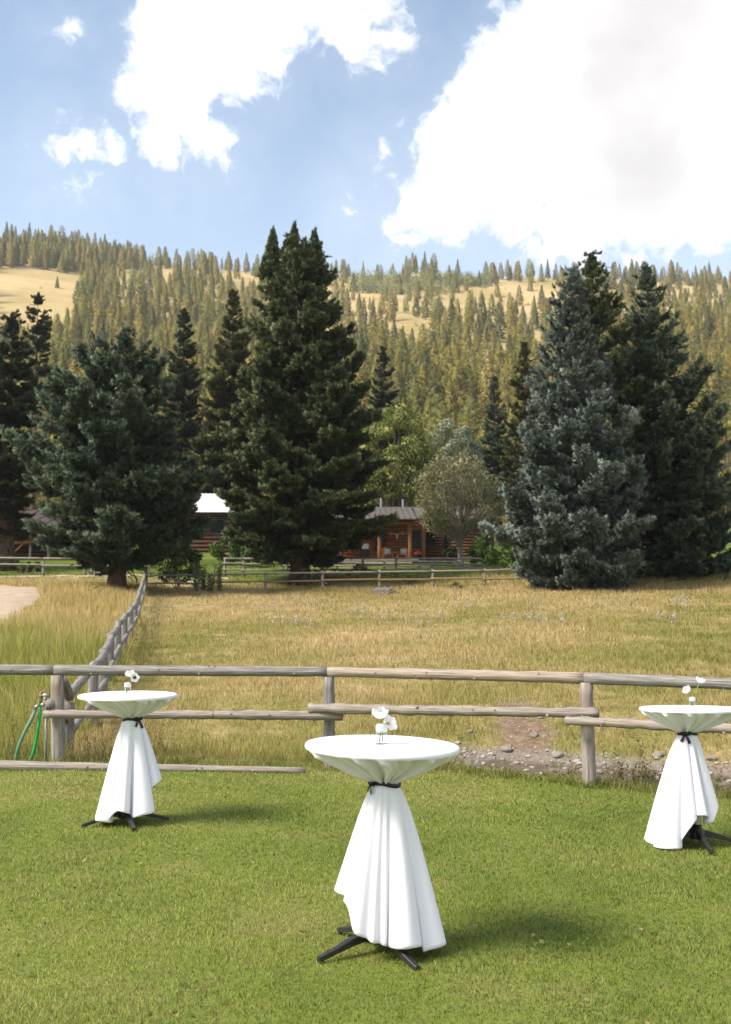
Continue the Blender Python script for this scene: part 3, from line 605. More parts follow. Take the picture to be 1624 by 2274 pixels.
# far fences
def far_fence(label, posts, rails, D, m_top, m_low, seed, rad=.055, ext=(0, 0), over=.18, ph=None):
    f = fence(label, (0, 0, 0)); xs = []
    for i, px in enumerate(posts):
        d = D(px); x = (px - CX) / F * d; zt = at(px, ph(px), d)[2]; zb = min(z0(x, d), zt - .5) - .1; xs.append((x, d)); log('post', (x, d, zb), (x, d, zt), rad * 1.35, rad * 1.2, M['wood_far'], f, seed + i, 8, 4, .003, 0, .02)
    for j, (rf, mm) in enumerate(rails):
        for i in range(len(posts) - 1):
            a_, b_ = posts[i], posts[i + 1]; o_ = 5 if j else 0
            pa, pb = at(a_ - o_, rf(a_) + (i % 2) * (1.5 if j else 0), D(a_) - rad * 1.4), at(b_ + o_, rf(b_) + (i % 2) * (1.5 if j else 0), D(b_) - rad * 1.4)
            log('rail', pa, pb, rad * .9, rad * .75, M[mm], f, seed + 50 + j * 20 + i, 8, 8, .012, 0, .05)
    return f
far_fence('far pasture fence of two thin rails before the centre spruce', [325, 398, 465, 590, 717, 843, 961, 1077, 1186], [(lambda p: np.interp(p, [325, 700, 1077, 1190], [1279, 1272, 1267, 1262]), 'wood_far'), (lambda p: np.interp(p, [325, 843, 1190], [1296, 1286, 1283]), 'wood_red')],
          lambda p: 54.5 + 0 * p, 'wood_far', 'wood_red', 200, .055, ph=lambda p: np.interp(p, [325, 843, 1190], [1276, 1265, 1262]))
far_fence('garden fence of three silvery rails in front of the porch', [500, 542, 717, 806, 880, 961, 1027, 1077], [(lambda p: 1240.5 + 0 * p, 'wood_far'), (lambda p: 1252 + .004 * (p - 800), 'wood_far'), (lambda p: 1265 + 0 * p, 'wood_far')],
          lambda p: 62 + 0 * p, 0, 0, 300, .06, ph=lambda p: 1238 + 0 * p)
far_fence('rear garden fence of thin rails close to the house', [629, 645, 749, 854, 930, 1018, 1075], [(lambda p: 1247 + 0 * p, 'wood_far'), (lambda p: 1256 + 0 * p, 'wood_far')], lambda p: 66 + 0 * p, 0, 0, 400, .05, ph=lambda p: 1245 + 0 * p)
far_fence('two rail fence across the yard behind the left-hand spruce', [-20, 97, 189, 204], [(lambda p: 1239 + .01 * p, 'wood_far'), (lambda p: 1253 + .012 * p, 'wood_far')], lambda p: 61 + 0 * p, 0, 0, 500, .07, ph=lambda p: 1237 + .02 * p)
far_fence('plain two rail fence between the gate and the side fence', [240, 285, 330], [(lambda p: 1246 + 0 * p, 'wood_far'), (lambda p: 1257 + 0 * p, 'wood_far')], lambda p: 62 + 0 * p, 0, 0, 560, .05, ph=lambda p: 1244 + 0 * p)
g = empty('wooden_gate', (0, 0, 0), 'small grey wooden gate with crossed braces beside the tree trunk', 'gate')
for nm, a_, b_, q in (('stile', (211, 1250), (211, 1274), .05), ('stile', (236, 1244), (236, 1274), .05), ('bar', (211, 1251), (236, 1251), .035), ('bar', (211, 1272), (236, 1272), .04), ('brace', (212, 1252), (235, 1271), .03), ('brace', (212, 1271), (235, 1252), .03)):
    log(nm, at(*a_, 61.0), at(*b_, 61.0 if nm != 'brace' else 60.94), q, q, M['wood_far'], g, 600, 8, 3, 0, 0, .01)

# ------------------------------------------------------------------ houses
def box_o(name, a, b, m, parent, bevel=0): mb = MB(); mb.box(a, b); return mb.build(name, m, parent, bevel=bevel)
def log_wall(parent, x0, x1, y, zb, zt, r, m, holes=(), seed=0, axis='x'):
    nlog = int((zt - zb) / (2 * r)); k = 0
    for i in range(nlog):
        z = zb + r + i * 2 * r; spans = [(x0, x1)]
        for (a, b, c, d) in holes:
            if c - r * .6 < z < d + r * .6:
                spans = [q for s in spans for q in ((s[0], min(s[1], a)), (max(s[0], b), s[1])) if q[1] - q[0] > .08]
        for (a, b) in spans:
            p0, p1 = ((a, y, z), (b, y, z)) if axis == 'x' else ((y, a, z), (y, b, z)); log('log', p0, p1, r * 1.03, r * 1.03, m, parent, seed + k, 8, 3, 0, 0, .02); k += 1
def window(parent, a, b, c, d, y, panes=1, m='window_dark'):
    w = box_o('window', (a, y + .03, c), (b, y + .05, d), M[m], parent)
    for q in ((a - .09, y - .05, c - .09, b + .09, y + .1, c), (a - .09, y - .05, d, b + .09, y + .1, d + .09), (a - .09, y - .05, c, a, y + .1, d), (b, y - .05, c, b + .09, y + .1, d)): box_o('frame', q[:3], q[3:], M['trim'], w)
    if panes > 1: box_o('sash', (a, y, (c + d) / 2 - .03), (b, y + .08, (c + d) / 2 + .03), M['trim'], w)
def roof_slope(parent, name, P00, P10, P01, P11, m, npan, thick=.08):
    """P00-P10 eave, P01-P11 ridge: standing seam panels side by side"""
    P00, P10, P01, P11 = map(Vector, (P00, P10, P01, P11)); nrm = (P10 - P00).cross(P01 - P00).normalized()
    if nrm.z < 0: nrm = -nrm
    for i in range(npan):
        t0, t1 = i / npan, (i + 1) / npan - .002; e0, e1, r0, r1 = P00.lerp(P10, t0), P00.lerp(P10, t1), P01.lerp(P11, t0), P01.lerp(P11, t1); mb = MB()
        s = (P10 - P00).normalized() * .035
        def slab(a, b, c, d, h0, h1):
            v = [a + nrm * h0, b + nrm * h0, c + nrm * h0, d + nrm * h0, a + nrm * h1, b + nrm * h1, c + nrm * h1, d + nrm * h1]; mb.add(v, [(3, 2, 1, 0), (4, 5, 6, 7), (0, 1, 5, 4), (1, 2, 6, 5), (2, 3, 7, 6), (3, 0, 4, 7)])
        slab(e0, e1, r1, r0, 0, thick); slab(e0, e0 + s, r0 + s, r0, thick - .002, thick + .05); mb.build(name, m, parent)
def X(px, D): return (px - CX) / F * D
def Z(py, D): return float(at(CX, py, D)[2])
# ranch house with porch
DH = 70.0; DW = 72.4; zf = Z(1241, DH); ze = Z(1160, DH)
h = empty('ranch_house', (X(880, DW), DW, zf - .6), 'brown log ranch house with a timber porch and ribbed metal roof', 'house')
def hp(o): return o
class _Off:  # parts are authored in world coordinates, parent at the base
    pass
hx0, hx1 = X(690, DW), X(938, DW); gzb = zf - 1.0
HP = empty('tmp', (0, 0, 0)); bpy.data.objects.remove(HP)
h.location = (0, 0, 0)
holes = [(X(799, DW), X(821, DW), zf, Z(1205, DW) + .05), (X(836, DW), X(854, DW), Z(1221, DW), Z(1187, DW)), (X(916, DW), X(933, DW), Z(1213, DW), Z(1181, DW)), (X(745, DW), X(765, DW), Z(1221, DW), Z(1187, DW))]
log_wall(h, hx0, hx1, DW, zf, ze + .35, .105, M['log_red'], holes, 700)
box_o('wall_core', (hx0, DW + .06, gzb), (hx1, DW + .3, ze + .5), M['log_dark'], h)
a, b, c, d = holes[0]; dr = box_o('door', (a, DW, c), (b, DW + .05, Z(1203, DW)), M['trim'], h); box_o('door_window', (a + .17, DW - .02, Z(1219, DW)), (b - .05, DW - .003, Z(1207, DW)), M['window_white'], dr); mb = MB(); mb.tube([(a + .1, DW - .05, zf + 1), (a + .1, DW - .05, zf + 1.12)], .02, 8); mb.build('handle', M['brass'], dr)
for q in holes[1:]: window(h, *q, DW - .08, 2)
# right wing set back a little; its logs painted dark for the olive tree's shade
DR = 73.2; wx1 = X(1092, DR); wh = [(X(946, DR), X(966, DR), Z(1213, DR), Z(1181, DR)), (X(986, DR), X(997, DR), Z(1235, DR), Z(1185, DR)), (X(1072, DR), X(1090, DR), Z(1213, DR), Z(1193, DR))]
log_wall(h, hx1 + .15, wx1, DR, zf - .5, ze + .6, .105, M['log_dark'], wh, 800)
box_o('wall_core', (hx1 + .1, DR + .06, gzb), (wx1, DR + .3, ze + .6), M['log_dark'], h)
for q in wh: window(h, *q, DR - .08, 2)
box_o('corner_trim', (hx1 - .02, DW - .14, zf - .3), (hx1 + .22, DR + .1, ze + .3), M['cedar'], h)
box_o('end_wall', (wx1, DR, gzb), (wx1 + .2, DR + 7, ze + .6), M['log_dark'], h); box_o('end_wall', (hx0 - .2, DW, gzb), (hx0, DW + 8, ze + .6), M['log_dark'], h)
# porch
for i in range(7): box_o('deck_plank', (X(690, DH), DH - .25 + i * .38, zf - .09), (X(930, DH), DH + .12 + i * .38, zf - .02), M['plank'], h)
for i in range(2): box_o('skirt_board', (X(690, DH), DH - .20, zf - .32 - i * .22), (X(915, DH), DH - .16, zf - .11 - i * .22), M['plank'], h)
for px in (745, 843, 911): log('porch_post', (X(px, DH), DH, zf - .05), (X(px, DH), DH, ze - .1), .14, .13, M['cedar'], h, 870 + px, 10, 4, .003)
log('porch_beam', (X(700, DH), DH, ze - .02), (X(922, DH), DH, ze - .02), .15, .14, M['cedar'], h, 880, 10, 6, .003)
for px in (845, 911): box_o('rafter', (X(px, DH) - .06, DH - .4, ze + .10), (X(px, DH) + .06, DW, ze + .28), M['log_dark'], h)
roof_slope(h, 'roof_panel', (X(690, DH), DH - .7, ze + .12), (X(925, DH), DH - .7, ze + .12), (X(690, DH), DH + 8.0, Z(1131, 78) + .1), (X(925, DH), DH + 8.0, Z(1131, 78) + .1), M['roof_brown'], 18, .07)
roof_slope(h, 'roof_panel', (X(929, DH), DW + .2, ze + .45), (wx1 + .5, DW + .2, ze + .45), (X(929, DH), DH + 8.0, Z(1131, 78) + .1), (wx1 + .5, DH + 8.0, Z(1131, 78) + .1), M['roof_brown'], 12, .07)
roof_slope(h, 'roof_panel', (X(690, DH), DH + 15, ze), (wx1 + .5, DH + 15, ze), (X(690, DH), DH + 8.05, Z(1131, 78) + .1), (wx1 + .5, DH + 8.05, Z(1131, 78) + .1), M['roof_brown'], 20, .07)
for px, dd in ((850, 0), (905, .8)): mb = MB(); mb.tube([(X(px, DH), 77.2 + dd, Z(1131, 78) - .3), (X(px, DH), 77.2 + dd, Z(1131, 78) + .75)], .07, 10); mb.build('vent_pipe', M['galv'], h)
# porch furniture
def adirondack(px, label, turn):
    x = X(px, DH); y = DH + 1.2; o = empty('adirondack_chair', (x, y, zf - .02), label, 'chair', 'orange porch chairs', turn); s = []
    for i in range(5): q = (i - 2) * .11; mb = MB(); mb.box((q - .05, .18, .25), (q + .05, .21, .98 - abs(i - 2) * .05), Matrix.Rotation(R(-14), 4, 'X')); mb.build('back_slat', M['chair'], o)
    for i in range(5): mb = MB(); mb.box((-.29, -.32 + i * .115, .34 - i * .022), (.29, -.22 + i * .115, .365 - i * .022)); mb.build('seat_slat', M['chair'], o)
    for sx in (-1, 1):
        box_o('arm', (sx * .37 - .07, -.38, .53), (sx * .37 + .07, .32, .56), M['chair'], o); box_o('leg', (sx * .33 - .03, -.34, 0), (sx * .33 + .03, -.25, .53), M['chair'], o); box_o('leg', (sx * .33 - .03, .22, 0), (sx * .33 + .03, .30, .53), M['chair'], o)
    return x, y
def pillow(px, label, turn):
    x, y = X(px, DH), DH + 1.12; import bmesh; bm = bmesh.new(); bmesh.ops.create_cube(bm, size=1); bmesh.ops.subdivide_edges(bm, edges=bm.edges[:], cuts=4, use_grid_fill=True)
    for v in bm.verts: e = (1 - (2 * v.co.x) ** 4) * (1 - (2 * v.co.z) ** 4); v.co.y *= .25 + .75 * e
    m = bpy.data.meshes.new('pillow'); bm.to_mesh(m); bm.free(); m.materials.append(M['pillow']); o = obj('pillow', m); o.location = (x, y, zf + .55); o.scale = (.44, .16, .40); o.rotation_euler = (R(-14), 0, turn); tag(o, label, 'pillow', 'pillows on the porch chairs')
adirondack(860, 'orange wooden porch chair beside the left porch post', .3); adirondack(897, 'orange wooden porch chair close to the right porch post', -.35)
pillow(862, 'pale blue pillow on the left-hand orange porch chair', .3); pillow(898, 'pale blue pillow on the right-hand orange porch chair', -.35)
o = empty('side_table', (X(879, DH), DH + 1.1, zf - .02), 'small timber side table between the orange porch chairs', 'side table'); box_o('table_top', (-.26, -.22, .44), (.26, .22, .48), M['cedar'], o)
for sx in (-1, 1):
    for sy in (-1, 1): box_o('leg', (sx * .2 - .025, sy * .17 - .025, 0), (sx * .2 + .025, sy * .17 + .025, .44), M['cedar'], o)
o = empty('kettle_grill', (X(929, DH), DH + .7, zf - .05), 'small kettle grill with a red domed lid near the porch', 'grill'); mb = MB(); mb.lathe([(.30, .38), (.29, .45), (.22, .55), (.1, .6), (0.001, .61)], 20); mb.build('lid', M['red'], o, True); mb = MB(); mb.lathe([(.001, .14), (.16, .17), (.27, .28), (.30, .38)], 20); mb.build('bowl', M['metal_dark'], o, True)
for q in range(3): mb = MB(); a_ = q * 2.1; mb.tube([(.12 * math.cos(a_), .12 * math.sin(a_), .2), (.26 * math.cos(a_), .26 * math.sin(a_), 0)], .015, 6); mb.build('leg', M['metal_dark'], o)
o = empty('deer_skull', (X(882, DW), DW - .16, Z(1189, DW)), 'bleached antlered skull hung on the porch wall', 'skull'); mb = MB(); mb.tube([(0, 0, .08), (0, -.04, -.02), (0, -.07, -.16), (0, -.08, -.26)], [.07, .09, .06, .035], 10); mb.build('skull', M['bone'], o, True)
for s in (-1, 1): mb = MB(); mb.tube([(s * .05, 0, .06), (s * .30, -.05, .12), (s * .50, -.1, .05), (s * .62, -.15, .16)], [.03, .028, .024, .012], 8); mb.tube([(s * .36, -.06, .11), (s * .42, -.1, .28)], [.022, .01], 6); mb.build('antler', M['bone'], o, True)

# log house with white roof, left of the centre spruce
D2 = 82.0; o2 = empty('log_house', (0, 0, 0), 'dark log house with a white metal roof left of the centre spruce', 'house')
lx0, lx1 = X(330, D2), X(536, D2); zb, zt = z0(X(480, D2), D2) - .3, Z(1139, D2)
lh = [(X(466, D2), X(496, D2), Z(1184, D2), Z(1153, D2)), (X(517, D2), X(530, D2), Z(1184, D2), Z(1153, D2)), (X(360, D2), X(390, D2), Z(1184, D2), Z(1153, D2))]
log_wall(o2, lx0, lx1, D2, zb, zt, .16, M['log_dark'], lh, 900); box_o('chinking', (lx0, D2 + .07, zb), (lx1, D2 + .3, zt), M['chinking'], o2)
for q in lh: window(o2, *q, D2 - .12, 1)
box_o('corner_post', (X(511, D2) - .12, D2 - .22, zb), (X(511, D2) + .12, D2 - .02, zt), M['log_dark'], o2)
for i, (a_, b_) in enumerate(((lx0, D2 + 8), (lx1, D2 + 8))): box_o('end_wall', (a_ - .1, D2, zb), (a_ + .1, D2 + 8, zt), M['log_dark'], o2)
ev = Z(1138, D2 - .9); rg = Z(1098, D2 + 4)
roof_slope(o2, 'roof_panel', (lx0 - .6, D2 - .9, ev), (lx1 + .5, D2 - .9, ev), (lx0 - .6, D2 + 4, rg), (X(490, D2 + 4), D2 + 4, rg), M['roof_white'], 18, .06)
roof_slope(o2, 'roof_panel', (lx1 + .5, D2 - .88, ev), (lx1 + .5, D2 + 8.8, ev), (X(490, D2 + 4) + .02, D2 + 4, rg), (X(490, D2 + 4) + .02, D2 + 4.02, rg), M['roof_white'], 10, .06)
roof_slope(o2, 'roof_panel', (lx0 - .6, D2 + 8.9, ev), (lx1 + .5, D2 + 8.9, ev), (lx0 - .6, D2 + 4.05, rg), (X(490, D2 + 4), D2 + 4.05, rg), M['roof_white'], 18, .06)
for i in range(12): px = lx0 + .2 + i * .62; log('rafter_tail', (px, D2 - .75, ev - .06), (px, D2 + .2, ev + .14), .06, .06, M['log_dark'], o2, 980 + i, 6, 3, 0)
# dark cabin behind the left-hand spruce
D3 = 76.0; o3 = empty('log_cabin', (0, 0, 0), 'dark log cabin with an open porch at the far left edge', 'house')
cx0, cx1 = X(-140, D3), X(285, D3); zb = z0(X(60, D3), D3) - .6; zt = Z(1168, D3)
ch = [(X(75, D3), X(103, D3), Z(1222, D3), Z(1196, D3)), (X(180, D3), X(215, D3), Z(1222, D3), Z(1190, D3))]
log_wall(o3, cx0, cx1, D3, zb, zt, .17, M['log_dark'], ch, 1000); box_o('wall_core', (cx0, D3 + .07, zb), (cx1, D3 + .3, zt), M['log_dark'], o3)
for q in ch: window(o3, *q, D3 - .12, 1)
for px in (-60, 67, 108, 195, 275): log('porch_post', (X(px, D3 - 2), D3 - 2, zb), (X(px, D3 - 2), D3 - 2, zt - .3), .11, .1, M['wood_far'], o3, 1100 + px, 8, 3, .003)
log('porch_beam', (cx0, D3 - 2, Z(1209, D3 - 2)), (X(112, D3 - 2), D3 - 2.2, Z(1204, D3 - 2)), .13, .13, M['cedar'], o3, 1150, 8, 5, .003); log('porch_beam', (X(112, D3 - 2), D3 - 2, Z(1226, D3 - 2)), (cx1, D3 - 2, Z(1222, D3 - 2)), .12, .12, M['cedar'], o3, 1151, 8, 5, .003)
log('brace', at(30, 1228, D3 - 2.2), at(66, 1195, D3 - 2.2), .07, .07, M['log_red'], o3, 1152, 8, 3, .003)
roof_slope(o3, 'roof_panel', (cx0, D3 - 2.8, zt - .5), (cx1 + .4, D3 - 2.8, zt - .5), (cx0, D3 + 4, zt + 1.5), (cx1 + .4, D3 + 4, zt + 1.5), M['trim'], 14, .06)  # near-black roof tone puts the shade under the spruces into the colour
roof_slope(o3, 'roof_panel', (cx0, D3 + 10, zt - .5), (cx1 + .4, D3 + 10, zt - .5), (cx0, D3 + 4.05, zt + 1.5), (cx1 + .4, D3 + 4.05, zt + 1.5), M['trim'], 14, .06)

# ------------------------------------------------------------------ conifers
def needle_tris(P, Dr, Ln, n, nl, nw, rng, colr):
    N_ = len(P); a = rng.uniform(0, 6.283, (N_, n)); t = rng.uniform(0, 1, (N_, n))
    up = np.where(np.abs(Dr[:, 2:3]) > .9, np.array([[1., 0, 0]]), np.array([[0, 0, 1.]])); A = np.cross(Dr, up); A /= np.linalg.norm(A, axis=1)[:, None] + 1e-9; B = np.cross(A, Dr)
    rad = np.cos(a)[..., None] * A[:, None] + np.sin(a)[..., None] * B[:, None]; tang = -np.sin(a)[..., None] * A[:, None] + np.cos(a)[..., None] * B[:, None]
    Ln = np.asarray(Ln)[:, None, None]; root = P[:, None] + Dr[:, None] * Ln * t[..., None]
    l = nl * rng.uniform(.7, 1.2, (N_, n, 1)) * (Ln / .22) ** .5; tip = root + (rad * .75 + Dr[:, None] * .65) * l; w = nw * (Ln / .22) ** .5
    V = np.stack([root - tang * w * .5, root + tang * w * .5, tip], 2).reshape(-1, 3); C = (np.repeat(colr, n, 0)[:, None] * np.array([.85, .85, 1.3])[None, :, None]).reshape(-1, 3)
    NO = rad * .9 + Dr[:, None] * .35 + np.array([0, 0, .25]); NO = np.repeat(NO.reshape(-1, 3), 3, 0)
    return V, np.arange(len(V)).reshape(-1, 3), C, NO
def sprig_mesh(seed, nn=13):
    """one flat spruce branchlet, unit length along x: axis, side twigs and their needles"""
    rng = np.random.default_rng(seed); P, Dd, L_ = [], [], []
    def line(p0, d, ln, n):
        for t in (np.arange(n) + .5) / n: P.append(p0 + d * ln * t + rng.normal(0, 1, 3) * [.015, .015, .03]); Dd.append(d + rng.normal(0, .28, 3) + [0, 0, .12]); L_.append(rng.uniform(.10, .15))
    ax = lambda t: np.array([t, 0, .10 * t * t - .02 * t]); line(ax(0), np.array([1, 0, .06]), .98, 15)
    for i, t in enumerate(np.linspace(.10, .90, 11)):
        for sd in (-1, 1):
            an = rng.uniform(.65, 1.0); ln = (.40 * (1 - t) ** .6 * (.5 + .9 * t) + .09) * rng.uniform(.7, 1.2); d = np.array([math.cos(an), sd * math.sin(an), rng.normal(.04, .14)]); line(ax(t + rng.uniform(-.03, .03)), d, ln, max(2, int(ln / .065)))
    P, Dd = np.array(P), np.array(Dd); Dd /= np.linalg.norm(Dd, axis=1)[:, None]
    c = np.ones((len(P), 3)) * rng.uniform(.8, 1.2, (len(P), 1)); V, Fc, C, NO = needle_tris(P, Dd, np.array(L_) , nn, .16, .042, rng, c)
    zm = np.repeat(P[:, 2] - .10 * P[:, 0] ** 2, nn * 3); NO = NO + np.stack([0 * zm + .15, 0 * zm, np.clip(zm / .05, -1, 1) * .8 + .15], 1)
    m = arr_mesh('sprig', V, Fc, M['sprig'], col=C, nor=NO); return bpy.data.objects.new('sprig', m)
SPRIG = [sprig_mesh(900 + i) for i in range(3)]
def sprig_nodes():
    ng = bpy.data.node_groups.new('sprigs', 'GeometryNodeTree'); ng.interface.new_socket('Geometry', in_out='INPUT', socket_type='NodeSocketGeometry'); ng.interface.new_socket('Geometry', in_out='OUTPUT', socket_type='NodeSocketGeometry')
    n, l = ng.nodes, ng.links; gi, go = n.new('NodeGroupInput'), n.new('NodeGroupOutput'); jg = n.new('GeometryNodeJoinGeometry'); l.new(jg.outputs[0], go.inputs[0]); l.new(gi.outputs[0], jg.inputs[0])
    def na(nm, ty): q = n.new('GeometryNodeInputNamedAttribute'); q.data_type = ty; q.inputs[0].default_value = nm; return q.outputs[0]
    mp = n.new('GeometryNodeMeshToPoints'); l.new(gi.outputs[0], mp.inputs[0]); kd_, sz, tn = na('kind', 'INT'), na('size', 'FLOAT_VECTOR'), na('turn', 'FLOAT_VECTOR'); e2r = n.new('FunctionNodeEulerToRotation'); l.new(tn, e2r.inputs[0])
    for k in range(3):
        oi = n.new('GeometryNodeObjectInfo'); oi.transform_space = 'ORIGINAL'; oi.inputs[0].default_value = SPRIG[k]; cp = n.new('FunctionNodeCompare'); cp.data_type = 'INT'; cp.operation = 'EQUAL'; l.new(kd_, cp.inputs[2]); cp.inputs[3].default_value = k + 1
        ip = n.new('GeometryNodeInstanceOnPoints'); l.new(mp.outputs[0], ip.inputs['Points']); l.new(cp.outputs[0], ip.inputs['Selection']); l.new(oi.outputs['Geometry'], ip.inputs['Instance']); l.new(e2r.outputs[0], ip.inputs['Rotation']); l.new(sz, ip.inputs['Scale']); l.new(ip.outputs[0], jg.inputs[0])
    return ng
SPRIG_NG = sprig_nodes()
def spruce(name, label, px, D, prof, cols, seed, slope, group='spruces', dens=1.0, nn=7, leaders=None, base_py=None, top_py=None, trunk_r=.3, shoot=.24, gap=.42, skirt=None, curl=.10, nl=.115, spr=1.0):
    """prof: (py, px_left, px_right) outline at distance D, met by the branch tips; slope: branch rise by height fraction"""
    rng = np.random.default_rng(seed); x = X(px, D); zb = z0(x, D); s = D / F
    zz = np.array([Z(p[0], D) for p in prof])[::-1]; rl = np.array([(px - p[1]) * s for p in prof])[::-1]; rr = np.array([(p[2] - px) * s for p in prof])[::-1]
    zt = zz[-1]; zlow = zz[0]; Ht = zt - zb
    t = empty(name, (x, D, zb), label, 'tree', group)
    tz = np.linspace(0, 1, 14); mb = MB(); mb.tube(np.stack([.05 * np.sin(tz * 5 + seed), .05 * np.cos(tz * 4), tz * Ht * .97 - .15], 1), trunk_r * (1.25 - tz * 1.22) + .02 + .25 * trunk_r * np.exp(-tz * 40), 12, True, .04, rng); mb.build('trunk', M['bark'], t, True)
    IP, IL, SP_, SD = [], [], [], []; WB = MB()         # sprigs (position, direction, length, tint) and inner twigs
    def sprigs(P_, d_, ln, tint): IP.append(np.concatenate([P_, d_, np.reshape(ln, (-1, 1)), np.repeat(tint[None], len(P_), 0) * rng.uniform(.8, 1.2, (len(P_), 1))], 1))
    z = zlow; k = 0
    while z < zt + .02:
        hf = (z - zlow) / (zt - zlow); Rl, Rr = np.interp(z, zz, rl), np.interp(z, zz, rr); Rm = (Rl + Rr) / 2
        nb = max(6, int(round((4.2 + 1.15 * min(Rm, 3.6)) * dens)))
        for i in range(nb):
            a = 2 * np.pi * (i + rng.uniform(-.45, .45)) / nb + k * 2.4; ca = math.cos(a); Rd = Rr * (.5 + .5 * ca) + Rl * (.5 - .5 * ca)
            e = np.interp(hf, [q[0] for q in slope], [q[1] for q in slope]) + rng.normal(0, .11); Lb = max(.22, Rd * (rng.uniform(.70, 1.08) if rng.random() > .15 else rng.uniform(1.05, 1.22)))
            ec = e / math.sqrt(1 + e * e); co = 1 / math.sqrt(1 + .25 * e * e); zs = max(z + rng.uniform(-.5, .5) * gap - (1.15 * ec + curl) * Lb, zb + .3)
            dr = np.array([ca, math.sin(a), 0]); sd = np.array([-dr[1], dr[0], 0]); m_ = max(2, int(Lb / .30)); ss_ = np.clip(np.linspace(.16, .92, m_) + rng.uniform(-.04, .04, m_), .08, .95)
            pos = lambda q: np.outer(q, dr) * Lb * co + np.outer(1.15 * ec * Lb * q - .18 * Lb * q * (1 - q) + curl * Lb * q ** 3, [0, 0, 1])
            Pm = pos(ss_) + [0, 0, zs - zb]; tint = pal(cols, np.clip(rng.normal(.5, .24), 0, 1) * np.ones(1))[0]
            if Lb > .7: q = np.linspace(0, .95, 4); WB.tube(pos(q) + [0, 0, zs - zb], np.array([.035, .03, .022, .01]) * (Lb / 3) ** .5 + .006, 4, False)
            tang = np.gradient(pos(np.append(ss_, 1.02)), axis=0)[:m_]; tang /= np.linalg.norm(tang, axis=1)[:, None] + 1e-9
            ll = np.clip(.40 * Lb * (1 - ss_) ** .7 * (.35 + 1.2 * ss_) + .20, .22, .90) * spr
            sprigs(Pm, tang + rng.normal(0, .12, (m_, 3)), ll * rng.uniform(.8, 1.1, m_), tint)
            for side in (-1, 1):
                ang = rng.uniform(.6, 1.1, m_)[:, None]; ld = tang * np.cos(ang) + side * sd * np.sin(ang) + np.outer(rng.normal(-.04, .18, m_), [0, 0, 1]); keep = rng.random(m_) < .80
                if keep.any(): sprigs(Pm[keep], ld[keep], (ll * rng.uniform(.7, 1.25, m_))[keep], tint)
        ni = int(9 * Rm * dens) if Rm > .5 else 0        # older twigs added inside the crown as a dark core to shade the gaps
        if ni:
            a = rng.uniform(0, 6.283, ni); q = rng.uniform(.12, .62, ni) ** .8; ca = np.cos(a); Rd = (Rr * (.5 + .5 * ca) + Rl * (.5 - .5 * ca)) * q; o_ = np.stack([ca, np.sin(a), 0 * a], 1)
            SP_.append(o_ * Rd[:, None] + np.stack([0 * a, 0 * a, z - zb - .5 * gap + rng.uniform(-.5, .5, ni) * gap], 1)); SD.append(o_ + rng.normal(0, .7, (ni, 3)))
        z += gap * (.40 + .60 * min(1, Rm / 1.6)); k += 1
    for (ox, top) in leaders or [(0, prof[0][0] - 6)]:
        Hl = 3.2 if leaders else 1.2; zt2 = Z(top, D) - zb
        for h_ in np.arange(0, 1, .05 if leaders else .12):
            r_ = (.70 if leaders else .34) * (1 - h_) + .16; nb = 6; a = rng.uniform(0, 6.283, nb); d_ = np.stack([np.cos(a), np.sin(a), .5 + .7 * h_ + 0 * a], 1); sprigs(np.repeat(np.array([[ox * s, 0, zt2 - .18 - Hl * (1 - h_)]]), nb, 0), d_, np.full(nb, r_ * 1.1), pal(cols, np.array([rng.random()]))[0])
        sprigs(np.array([[ox * s, 0, zt2 - .5]]), np.array([[.02, 0, 1.]]), np.array([.5]), np.array(cols[1]))
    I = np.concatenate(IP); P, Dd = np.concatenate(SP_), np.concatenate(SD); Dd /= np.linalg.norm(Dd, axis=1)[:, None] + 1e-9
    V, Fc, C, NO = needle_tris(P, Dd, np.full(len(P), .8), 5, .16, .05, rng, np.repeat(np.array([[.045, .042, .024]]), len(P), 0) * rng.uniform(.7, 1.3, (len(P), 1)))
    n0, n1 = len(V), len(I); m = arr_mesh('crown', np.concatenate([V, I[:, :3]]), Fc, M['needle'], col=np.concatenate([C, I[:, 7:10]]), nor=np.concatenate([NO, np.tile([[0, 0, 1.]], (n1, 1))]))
    ux = I[:, 3:6] / np.linalg.norm(I[:, 3:6], axis=1)[:, None]; up = np.array([0, 0, 1.]) + rng.normal(0, .22, (n1, 3)); up[np.abs(ux[:, 2]) > .95] = [1, 0, 0]; uy = np.cross(up, ux); uy /= np.linalg.norm(uy, axis=1)[:, None] + 1e-9; uz = np.cross(ux, uy)
    eu = np.stack([np.arctan2(uy[:, 2], uz[:, 2]), np.arcsin(np.clip(-ux[:, 2], -1, 1)), np.arctan2(ux[:, 1], ux[:, 0])], 1)
    def attr_(nm, ty, key, dat, dt=np.float32): m.attributes.new(nm, ty, 'POINT').data.foreach_set(key, np.ascontiguousarray(dat, dt).ravel())
    z3 = np.zeros((n0, 3)); attr_('kind', 'INT', 'value', np.concatenate([np.zeros(n0), rng.integers(1, 4, n1)]), np.int32); attr_('turn', 'FLOAT_VECTOR', 'vector', np.concatenate([z3, eu]))
    ln = I[:, 6]; attr_('size', 'FLOAT_VECTOR', 'vector', np.concatenate([z3, np.stack([ln, ln * rng.uniform(.85, 1.2, n1), ln * rng.uniform(.9, 1.5, n1)], 1)])); attr_('tint', 'FLOAT_VECTOR', 'vector', np.concatenate([z3, I[:, 7:10]]))
    o = obj('crown', m, t); o['kind'] = 'stuff'; md = o.modifiers.new('sprigs', 'NODES'); md.node_group = SPRIG_NG
    if WB.v: WB.build('limbs', M['bark'], t)
    return t, len(Fc)
